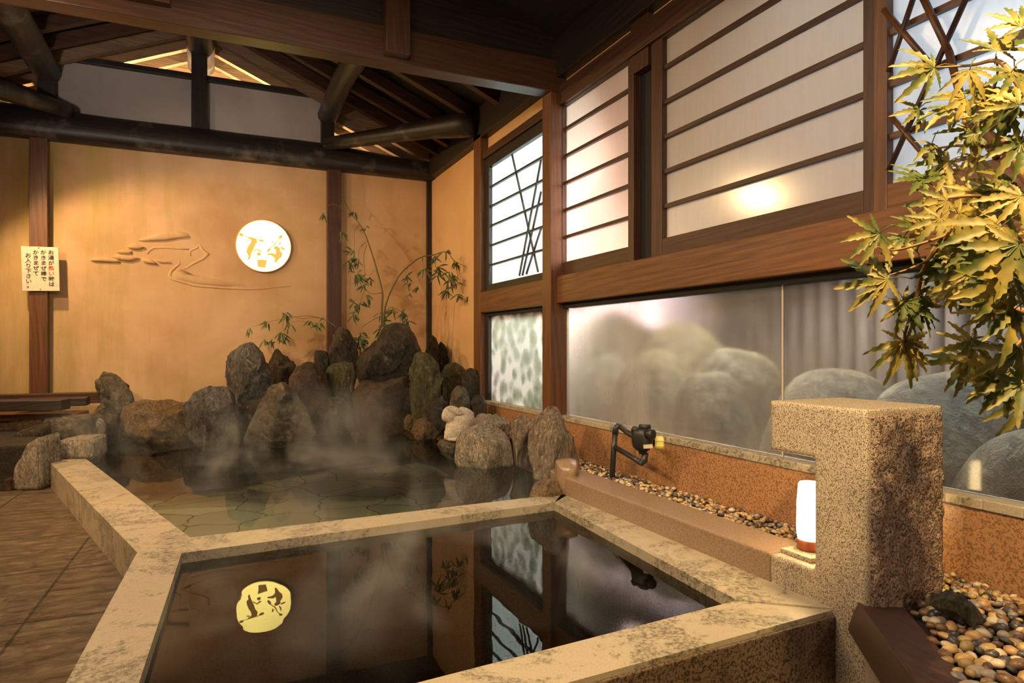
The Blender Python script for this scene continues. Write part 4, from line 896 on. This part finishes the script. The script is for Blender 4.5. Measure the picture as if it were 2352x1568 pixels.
def tufts(lst, par, nm='foliage'):
    mb = MB()
    for zx, zy, n_, ln, d in lst:
        c = bp(zx, zy, d)
        for k in range(n_):
            a = R(-90)+R(rb.uniform(-75, 75)) if rb.random() < .8 else R(rb.uniform(0, 360))
            dr = RIGHT*math.cos(a)+UP*math.sin(a)+FWD*rb.uniform(-.5, .3)
            j = Vector((rb.uniform(-1, 1), rb.uniform(-1, 1), rb.uniform(-1, 1)))*0.02
            blade(mb, c+j, dr, ln*TB/F/4.126*rb.uniform(.7, 1.15), 0.0085*rb.uniform(.8, 1.2), (-FWD+Vector((rb.uniform(-.5, .5), 0, rb.uniform(-.3, .6)))).normalized())
    mb.build(nm, M['bamboo'], par)
bmb = empty('bamboo_plant', bp(1400, 1330), 'arching bamboo growing behind the largest boulder', 'plant')
stems([([(1400, 1330), (1390, 1200), (1395, 1040), (1350, 850), (1280, 620), (1210, 440), (1110, 300), (1040, 190), (1010, 130)], 0.011, 0.003, 0.0, 0.25),
       ([(1405, 1330), (1420, 1190), (1460, 1060), (1540, 900), (1640, 790), (1760, 705), (1870, 685), (2000, 655), (2080, 740), (2180, 790)], 0.010, 0.003, 0.0, -0.1),
       ([(1385, 1330), (1380, 1270), (1300, 1300), (1200, 1370)], 0.005, 0.002, 0.0, 0.1),
       ([(1110, 300), (1060, 290), (980, 215), (900, 205), (850, 250)], 0.003, 0.0015, 0.2, 0.3),
       ([(1180, 400), (1130, 450), (1130, 600), (1120, 680)], 0.003, 0.0015, 0.15, 0.1), ([(1240, 560), (1180, 620), (1170, 750), (1180, 860)], 0.003, 0.0015, 0.1, 0.05),
       ([(1250, 580), (1220, 700), (1230, 830), (1230, 1000)], 0.003, 0.0015, 0.1, 0.05), ([(1340, 820), (1280, 870), (1270, 920)], 0.002, 0.001, 0.05, 0.05),
       ([(1395, 1040), (1290, 1050), (1230, 1010), (1190, 1120), (1130, 1220)], 0.003, 0.001, 0.0, -0.05), ([(1410, 1250), (1470, 1180), (1560, 1210), (1610, 1260)], 0.004, 0.002, 0, -0.1),
       ([(1640, 800), (1620, 860), (1650, 940)], 0.002, 0.001, -0.05, -0.05), ([(1900, 690), (1900, 780), (1950, 860), (2020, 900)], 0.003, 0.001, -0.1, -0.1),
       ([(2080, 740), (2110, 880), (2060, 960), (2000, 1000)], 0.003, 0.001, -0.1, -0.1), ([(2100, 760), (2140, 900), (2120, 1060)], 0.0025, 0.001, -0.1, -0.1)], 'stem', bmb)
tufts([(1020, 160, 2, 60, .2), (1130, 270, 4, 60, .15), (830, 300, 6, 70, .25), (1230, 420, 3, 50, .1), (1010, 480, 4, 80, .1), (1110, 640, 7, 80, .1), (1080, 740, 8, 90, .05), (1160, 740, 6, 80, .05), (1150, 860, 8, 90, .05),
       (1190, 900, 8, 80, .05), (1270, 910, 5, 70, .05), (1210, 960, 6, 80, 0), (1250, 1070, 6, 80, 0), (1130, 1150, 8, 80, 0), (1200, 1140, 6, 80, 0), (1130, 1240, 10, 80, -.05), (1380, 1240, 5, 70, 0),
       (1480, 1200, 9, 80, -.1), (1590, 1230, 9, 90, -.1), (1640, 1300, 6, 80, -.1), (1420, 1320, 10, 90, -.1), (1380, 1390, 8, 100, -.1), (1630, 880, 5, 80, -.05), (1650, 940, 3, 60, -.05), (1790, 810, 6, 100, -.1), (1780, 690, 2, 50, -.1),
       (1900, 700, 6, 90, -.1), (1930, 800, 8, 100, -.1), (1920, 870, 8, 90, -.1), (2010, 640, 4, 70, -.1), (2090, 750, 6, 80, -.1), (2040, 860, 9, 100, -.1), (2030, 920, 6, 100, -.1), (2010, 1010, 7, 90, -.1), (2100, 960, 4, 80, -.1),
       (2120, 1070, 7, 80, -.1), (2200, 1090, 5, 60, -.1), (1730, 980, 3, 70, -.05), (1660, 1060, 2, 60, -.05)], bmb)
bm2 = empty('bamboo_plant', bp(960, 1350, -.1), 'low bamboo spray reaching left from the red wall post', 'plant')
stems([([(960, 1370), (880, 1310), (760, 1275), (620, 1285), (500, 1240)], 0.004, 0.0015, -.1, -.1), ([(960, 1370), (860, 1300), (700, 1260), (480, 1285), (300, 1320), (150, 1370)], 0.004, 0.0012, -.1, -.1),
       ([(460, 1290), (450, 1390)], 0.002, 0.001, -.1, -.1), ([(150, 1380), (160, 1480)], 0.002, 0.001, -.1, -.1), ([(880, 1310), (760, 1330), (620, 1310), (520, 1330)], 0.003, 0.001, -.1, -.1)], 'stem', bm2)
tufts([(490, 1240, 6, 75, -.1), (470, 1290, 4, 70, -.1), (300, 1320, 6, 70, -.1), (130, 1390, 4, 85, -.1), (440, 1430, 8, 90, -.1), (490, 1450, 5, 80, -.1), (270, 1490, 4, 70, -.1), (340, 1490, 4, 70, -.1), (400, 1490, 3, 60, -.1), (520, 1330, 5, 80, -.1), (710, 1310, 4, 60, -.1), (790, 1320, 6, 70, -.1), (770, 1370, 4, 70, -.1)], bm2)
fern = empty('small_shrub', bp(1180, 1540, -.05), 'small dark leafy shrub between the egg-shaped and largest boulders', 'shrub')
mb = MB()
for k in range(90):
    c = bp(1180+rb.gauss(0, 42), 1500+rb.gauss(0, 32), rb.uniform(-.1, .1)); a = R(rb.uniform(0, 360))
    blade(mb, c, RIGHT*math.cos(a)+UP*math.sin(a)-FWD*rb.uniform(0, .6), 0.05*rb.uniform(.6, 1.1), 0.009, -FWD)
mb.build('foliage', M['bamboo'], fern)
MB().tube([bp(1190, 1620), bp(1180, 1540), bp(1170, 1480)], 0.006, 6).build('stem', M['stem'], fern)

# ---------------------------------------------------------------- gravel
def pebble_mesh(seed, mat):
    bm = bmesh.new(); bmesh.ops.create_icosphere(bm, subdivisions=2, radius=1); rr = random.Random(seed); s3 = (1, rr.uniform(.65, .95), rr.uniform(.45, .7))
    for v in bm.verts:
        k = 1+0.22*noise.noise(v.co*1.3+Vector((seed*3.1, 0, 0))); v.co = Vector((v.co.x*s3[0]*k, v.co.y*s3[1]*k, v.co.z*s3[2]*k))
    me = bpy.data.meshes.new('pebble'); bm.to_mesh(me); bm.free(); me.polygons.foreach_set('use_smooth', [True]*len(me.polygons)); me.materials.append(mat); return me
pm = [simple('pebble_'+n_, c, 0.35) for n_, c in (('tan', (0.50, 0.31, 0.14)), ('ochre', (0.55, 0.38, 0.16)), ('grey', (0.27, 0.24, 0.21)), ('brown', (0.20, 0.11, 0.06)), ('dark', (0.07, 0.06, 0.055)), ('cream', (0.60, 0.50, 0.36)))]
pmesh = [pebble_mesh(i*7+j, m_) for j, m_ in enumerate(pm) for i in range(3)]
rp_ = random.Random(5)
e_in, e_in2 = onZ(2062, 1372, 0.2), onZ(2188, 1568, 0.2)
ed = (e_in2-e_in).normalized()
def right_of_edge(x, y): return (x-e_in.x)*(-ed.y)+(y-e_in.y)*ed.x   # > 0 on the bed side
bed = []
for i in range(40):
    for j in range(60):
        x = 1.30+i*0.037+rp_.uniform(-.010, .010); y = 0.30+j*0.031+rp_.uniform(-.010, .010)
        if y > 1.30 or x > 2.24: continue
        if right_of_edge(x, y) < 0.02: continue
        d = Vector((x, y, 0)); fw = d.dot(FWD); rt = d.dot(RIGHT)
        if fw < .6: continue
        px = CX+rt/fw*F; py = HY+(CZ-0.2)/fw*F
        if px > 2400 or py > 1600: continue
        bed.append((fw, x, y))
bed.sort(); bed = bed[:296]
for fw, x, y in bed:
    o = bpy.data.objects.new('pebble', rp_.choice(pmesh)); COL.objects.link(o)
    s_ = rp_.uniform(0.013, 0.023)*(1.25 if rp_.random() < .1 else 1)
    o.location = (x, y, ZG+0.012+rp_.uniform(0, 0.012)); o.scale = (s_, s_, s_); o.rotation_euler = (rp_.uniform(-.5, .5), rp_.uniform(-.5, .5), rp_.uniform(0, 6.3))
    tag(o, 'rounded river pebble in the planter right of the granite block', 'pebble', 'pebbles in the planter right of the granite block')
gm = MB(); mats_ = pm
me = bpy.data.meshes.new('gravel'); bm = bmesh.new()
def addp(x, y, z, s_):
    k = rp_.randrange(6); r0 = bmesh.ops.create_icosphere(bm, subdivisions=1, radius=1)['verts']
    Mx = Matrix.Translation((x, y, z)) @ Matrix.Rotation(rp_.uniform(0, 6.3), 4, 'Z') @ Matrix.Rotation(rp_.uniform(-.7, .7), 4, 'X') @ Matrix.Diagonal((s_, s_*rp_.uniform(.6, .9), s_*rp_.uniform(.4, .7), 1))
    fs = set(f for v in r0 for f in v.link_faces)
    bmesh.ops.transform(bm, matrix=Mx, verts=r0)
    for f in fs: f.material_index = k; f.smooth = True
y = 1.2
while y < 4.1:
    x = 1.935
    while x < 2.27:
        if not (y < 1.72 and x < 2.09) and not (y > 3.45 and x < 2.02): addp(x+rp_.uniform(-.008, .008), y+rp_.uniform(-.008, .008), ZG+0.012+0.02*rp_.random(), rp_.uniform(0.011, 0.019))
        x += 0.021
    y += 0.023
bm.to_mesh(me); bm.free()
for m_ in mats_: me.materials.append(m_)
g = bpy.data.objects.new('gravel', me); COL.objects.link(g); tag(g, 'mixed yellow and grey gravel strip along the steamed glass', 'gravel', None, 'stuff')
b = MB(); b.add([(1.0, 0.1, ZG), (2.3, 0.1, ZG), (2.3, 1.33, ZG), (1.76, 1.33, ZG)], [(0, 1, 2, 3)]); struct('planter_soil', b, M['soil'], 'dark soil under the planter pebbles', 'ground', 0)
rock([(2140, 1392), (2150, 1368), (2190, 1360), (2222, 1368), (2238, 1385), (2252, 1405), (2250, 1425), (2215, 1432), (2175, 1420)], 1.83, 0.11, 'st_green', 'dark green stone lying among the planter pebbles', 50, 5, 0.06, 0.0)
# planter edging
e0, e1 = onZ(1972, 1378, 0.215), onZ(2112, 1572, 0.215); ev = (e1-e0).normalized(); e1 = e0+ev*1.3
i0 = Vector((e_in.x, e_in.y, 0.19)); i1 = i0+ev*1.3
pe = empty('planter_edging', (e0+e1)/2, 'dark rusty sheet edging of the pebble planter', 'edging'); pe.location.z = 0.17
b = MB(); th = 0.006
b.loft([e0, i0, i0-UP*th, e0-UP*th], [e1, i1, i1-UP*th, e1-UP*th]); b.build('sheet', M['midY'], pe, 0.001)
nrm = Vector((-ev.y, ev.x, 0)); nrm = nrm if nrm.dot(i0-e0) < 0 else -nrm
b = MB(); b.loft([e0, e0+nrm*0.004, e0+nrm*0.03-UP*0.09, e0+nrm*0.026-UP*0.09], [e1, e1+nrm*0.004, e1+nrm*0.03-UP*0.09, e1+nrm*0.026-UP*0.09]); b.build('lip', M['iron'], pe, 0.001)
b = MB(); q0 = e0+nrm*-0.01; q1 = e1+nrm*-0.01
b.loft([Vector((q0.x, q0.y, -0.42)), Vector((q0.x, q0.y, 0.17)), Vector((q0.x, q0.y, 0.17))-nrm*0.06, Vector((q0.x, q0.y, -0.42))-nrm*0.06], [Vector((q1.x, q1.y, -0.42)), Vector((q1.x, q1.y, 0.17)), Vector((q1.x, q1.y, 0.17))-nrm*0.06, Vector((q1.x, q1.y, -0.42))-nrm*0.06])
struct('planter_wall', b, M['granite'], 'low granite wall of the planter in front of the block', 'wall', 0.004)

# ---------------------------------------------------------------- maple
mp_root = (1.72, 0.50, ZG)
mpl = empty('maple_tree', mp_root, 'Japanese maple with gold-green serrated leaves, in front of the windows', 'tree')
rm = random.Random(3)
def maple_leaf(mb, c, tip, nrm, size, curl=0.25):
    tip = (tip-nrm*tip.dot(nrm)).normalized(); sd = tip.cross(nrm)
    for ang, ln in ((0, 1.0), (30, .97), (-30, .97), (62, .85), (-62, .85), (104, .5), (-104, .5)):
        ln *= rm.uniform(.88, 1.08)*size; a = R(ang+rm.uniform(-6, 6)); d = tip*math.cos(a)+sd*math.sin(a); s2 = -tip*math.sin(a)+sd*math.cos(a)
        n_ = 11; wmax = ln*0.120; cur = curl*rm.uniform(.4, 1.5); mid, lf, rt = [], [], []
        tw = rm.uniform(-.25, .25)
        for k in range(n_+1):
            t = k/n_; w_ = wmax*(math.sin(math.pi*min(1, 0.05+0.95*t**0.9)))**0.85*(1.0 if k % 2 == 0 else 0.62)
            if k == n_: w_ = 0.0
            p = c+d*ln*t-nrm*ln*cur*t*t+s2*ln*tw*t*t*0.6; back = -d*ln*(0.03 if k % 2 == 0 else -0.01)
            mid.append(p-nrm*w_*0.25); lf.append(p-s2*w_-back+nrm*w_*0.2); rt.append(p+s2*w_-back+nrm*w_*0.2)
        vs = lf+mid+rt; m_ = n_+1
        mb.add(vs, [f for k in range(n_) for f in ((k, k+1, m_+k+1, m_+k), (m_+k, m_+k+1, 2*m_+k+1, 2*m_+k))], True)
def mpt(px, py, t): return at(px, py, t)
branches = [([(2760, 1300, 1.25), (2640, 900, 1.22), (2520, 620, 1.2), (2430, 490, 1.2), (2352, 395, 1.22), (2290, 325, 1.25), (2215, 275, 1.28)], .020, .008),
            ([(2560, 760, 1.2), (2470, 700, 1.15), (2380, 720, 1.12), (2275, 690, 1.15), (2232, 640, 1.18), (2240, 590, 1.2)], .010, .003),
            ([(2470, 560, 1.2), (2380, 560, 1.15), (2290, 545, 1.12), (2200, 520, 1.15), (2130, 600, 1.18), (2105, 680, 1.2), (2080, 760, 1.22), (2074, 800, 1.22)], .008, .002),
            ([(2430, 490, 1.2), (2330, 470, 1.15), (2250, 450, 1.12), (2180, 455, 1.15)], .006, .002),
            ([(2300, 335, 1.25), (2250, 335, 1.2), (2190, 335, 1.22), (2130, 345, 1.25)], .004, .0015),
            ([(2480, 500, 1.15), (2400, 300, 1.1), (2330, 180, 1.12), (2290, 140, 1.15), (2230, 150, 1.2), (2150, 155, 1.22)], .007, .0015),
            ([(2262, 300, 1.26), (2265, 240, 1.22), (2290, 180, 1.18), (2288, 130, 1.15)], .004, .0015),
            ([(2200, 530, 1.15), (2130, 555, 1.12), (2050, 575, 1.15), (2000, 560, 1.18)], .003, .001),
            ([(2400, 730, 1.12), (2330, 800, 1.1), (2290, 870, 1.1)], .004, .0015),
            ([(2130, 600, 1.18), (2080, 620, 1.16), (2030, 635, 1.16)], .0025, .001)]
b0 = None
for i, (pts, r0, r1) in enumerate(branches):
    P = [mpt(*p) for p in pts]
    if i == 0: P = [Vector(mp_root)+Vector((0, 0, -.05)), Vector(mp_root)+Vector((.02, .02, .35))]+P[1:]
    P = bez(P, 6); m_ = len(P); r_s = r0 if i else .026
    MB().tube(P, [r_s+(r1-r_s)*k/(m_-1) for k in range(m_)], 8).build('trunk' if i == 0 else 'branch', M['twig'], mpl)
leaves = [(2145, 155, 190, 70, 1.20), (2290, 115, 60, 75, 1.15), (2280, 200, 250, 60, 1.2), (2215, 225, 215, 62, 1.18), (2255, 215, 275, 55, 1.2), (2330, 160, 300, 55, 1.15), (2180, 245, 235, 60, 1.2), (2310, 240, 260, 70, 1.12),
          (2140, 330, 265, 60, 1.22), (2180, 370, 200, 60, 1.2), (2240, 360, 250, 50, 1.2), (2120, 410, 200, 62, 1.2), (2170, 400, 240, 50, 1.2), (2270, 435, 90, 26, 1.15), (2175, 460, 200, 62, 1.15), (2235, 440, 215, 55, 1.15),
          (2020, 535, 215, 70, 1.15), (2075, 545, 245, 50, 1.17), (2120, 520, 190, 50, 1.17), (2040, 640, 180, 85, 1.15), (2025, 655, 200, 40, 1.16), (2160, 500, 230, 60, 1.14), (2200, 490, 330, 60, 1.12),
          (2080, 695, 250, 55, 1.2), (2075, 690, 320, 65, 1.2), (2120, 700, 20, 45, 1.2), (2110, 705, 290, 50, 1.2), (2076, 785, 250, 75, 1.22), (2080, 780, 310, 70, 1.22),
          (2320, 650, 200, 105, 1.05), (2330, 710, 215, 95, 1.05), (2240, 790, 185, 65, 1.12), (2230, 780, 280, 45, 1.12), (2310, 870, 235, 75, 1.08), (2300, 860, 190, 65, 1.08), (2340, 800, 240, 80, 1.05),
          (2300, 520, 220, 105, 1.05), (2340, 560, 240, 110, 1.02), (2250, 560, 245, 70, 1.1), (2320, 620, 230, 85, 1.05), (2345, 450, 200, 70, 1.05), (2300, 400, 250, 60, 1.1), (2345, 330, 260, 70, 1.08), (2200, 570, 230, 50, 1.15),
          (2150, 620, 200, 42, 1.18), (2260, 640, 250, 60, 1.1), (2350, 880, 220, 80, 1.05), (2280, 720, 160, 55, 1.1), (2345, 60, 100, 60, 1.1), (2340, 240, 150, 60, 1.1), (2230, 300, 240, 55, 1.2), (2110, 250, 225, 48, 1.22)]
for k in range(24):
    leaves.append((rm.uniform(2215, 2400), rm.uniform(150, 930), rm.uniform(170, 290), rm.uniform(45, 80), rm.uniform(1.05, 1.35)))
for k in range(14):
    leaves.append((rm.uniform(2150, 2300), rm.uniform(430, 720), rm.uniform(190, 280), rm.uniform(40, 60), rm.uniform(1.2, 1.35)))
fo = MB()
for px, py, ang, sz, t in leaves:
    c = mpt(px, py, t); a = R(ang); tip = RIGHT*math.cos(a)+UP*math.sin(a)
    nrm = (-FWD*rm.uniform(.6, 1.1)+UP*rm.uniform(.1, .75)+RIGHT*rm.uniform(-.55, .35)).normalized()
    maple_leaf(fo, c, tip, nrm, sz*1.42/F*t, rm.uniform(.1, .4))
    back = c-tip*sz/F*t*0.5-UP*0.0+RIGHT*0.01
    fo.tube([c, (c+back)/2+UP*0.004, back], 0.0009, 5)
fo.build('foliage', M['maple'], mpl)

# ---------------------------------------------------------------- garden rocks beyond the glass
def dome(px0, px1, ytop, X, label, seed, name='garden_boulder', h=0.6, mat='st_out', ybot=960):
    a, c = onX(px0, 850, X), onX(px1, 850, X); y0, y1 = sorted((a.y, c.y)); zt = onX((px0+px1)/2, ytop, X).z
    bm = bmesh.new(); bmesh.ops.create_icosphere(bm, subdivisions=4, radius=1); zb = -0.1
    for v in bm.verts:
        k = 1+0.10*noise.noise(v.co*1.5+Vector((seed*4, 0, 0))); v.co = Vector((v.co.x*min(0.42, (X-2.45)*0.85)*k, v.co.y*(y1-y0)/2*k, v.co.z*(zt-zb)*0.5*k))
    me = bpy.data.meshes.new(name); bm.to_mesh(me); bm.free(); me.polygons.foreach_set('use_smooth', [True]*len(me.polygons)); me.materials.append(M[mat])
    o = bpy.data.objects.new(name, me); COL.objects.link(o); o.location = (X, (y0+y1)/2, (zt+zb)/2); return tag(o, label, 'rock')
dome(1345, 1500, 718, 3.35, 'tall rounded garden rock blurred just right of the main post', 1)
dome(1490, 1650, 742, 3.15, 'rounded garden rock second from the main post behind steamed glass', 2)
dome(1620, 1775, 800, 3.0, 'garden rock blurred at the left side of the glass joint', 3)
dome(1440, 1590, 800, 2.80, 'low garden rock in front of the two tall blurred ones', 7)
dome(1560, 1720, 850, 2.72, 'lowest blurred garden rock close to the steamed glass', 8)
dome(1350, 1450, 815, 2.78, 'low garden rock beside the main post behind steamed glass', 9)
dome(1810, 2060, 842, 2.95, 'pale-topped garden rock just right of the glass joint', 4)
dome(2030, 2320, 852, 2.98, 'flat dark garden rock behind the granite block', 5)
dome(2200, 2700, 985, 2.72, 'low dark garden rock behind the maple', 6)

# ---------------------------------------------------------------- steam
def steam(name, lo_, hi_, dens, scale, thr, label, seed):
    m, nt, out = new_mat(name+'_mat'); tc = N(nt, 'ShaderNodeTexCoord'); mp = N(nt, 'ShaderNodeMapping'); mp.inputs['Location'].default_value = (seed, seed*2, 0); mp.inputs['Scale'].default_value = (1, 1, 0.8)
    L(nt, tc, 'Object', mp, 0); n = noise_n(nt, mp, scale, 3, 0.55, 0.6)
    mr = N(nt, 'ShaderNodeMapRange'); mr.inputs[1].default_value = thr; mr.inputs[2].default_value = thr+0.22; L(nt, n, 0, mr, 0)
    sx = N(nt, 'ShaderNodeSeparateXYZ'); L(nt, tc, 'Object', sx, 0)
    mz = N(nt, 'ShaderNodeMapRange'); mz.inputs[1].default_value = lo_[2]; mz.inputs[2].default_value = hi_[2]; mz.inputs[3].default_value = 1; mz.inputs[4].default_value = 0; L(nt, sx, 'Z', mz, 0)
    prev = (mz, 0); mu = N(nt, 'ShaderNodeMath', operation='MULTIPLY'); L(nt, mr, 0, mu, 0); L(nt, mz, 0, mu, 1)
    for ax_, i in (('X', 0), ('Y', 1)):
        cen, hw = (lo_[i]+hi_[i])/2, (hi_[i]-lo_[i])/2
        s1 = N(nt, 'ShaderNodeMath', operation='SUBTRACT'); L(nt, sx, ax_, s1, 0); s1.inputs[1].default_value = cen
        s2 = N(nt, 'ShaderNodeMath', operation='ABSOLUTE'); L(nt, s1, 0, s2, 0)
        s3 = N(nt, 'ShaderNodeMapRange'); s3.inputs[1].default_value = hw*0.55; s3.inputs[2].default_value = hw; s3.inputs[3].default_value = 1; s3.inputs[4].default_value = 0; L(nt, s2, 0, s3, 0)
        m2 = N(nt, 'ShaderNodeMath', operation='MULTIPLY'); L(nt, mu, 0, m2, 0); L(nt, s3, 0, m2, 1); mu = m2
    md_ = N(nt, 'ShaderNodeMath', operation='MULTIPLY'); L(nt, mu, 0, md_, 0); md_.inputs[1].default_value = dens
    vs_ = N(nt, 'ShaderNodeVolumeScatter'); vs_.inputs['Color'].default_value = (0.82, 0.91, 1.0, 1); vs_.inputs['Anisotropy'].default_value = 0.2; L(nt, md_, 0, vs_, 'Density'); L(nt, vs_, 0, out, 'Volume')
    b = MB(); b.box(lo_[0], hi_[0], lo_[1], hi_[1], lo_[2], hi_[2]); o = b.build('steam', m); tag(o, label, 'steam', None, 'stuff')
STEAM = True
if STEAM:
    steam('steam_large', (-0.9, 3.7, 0.16), (1.6, 6.3, 0.70), 4.2, 2.0, 0.54, 'drifting white steam over the large pool', 3.0)
    steam('steam_small', (-0.4, 1.6, 0.14), (1.6, 3.0, 0.55), 3.2, 2.6, 0.54, 'thin steam over the small dark pool', 8.0)
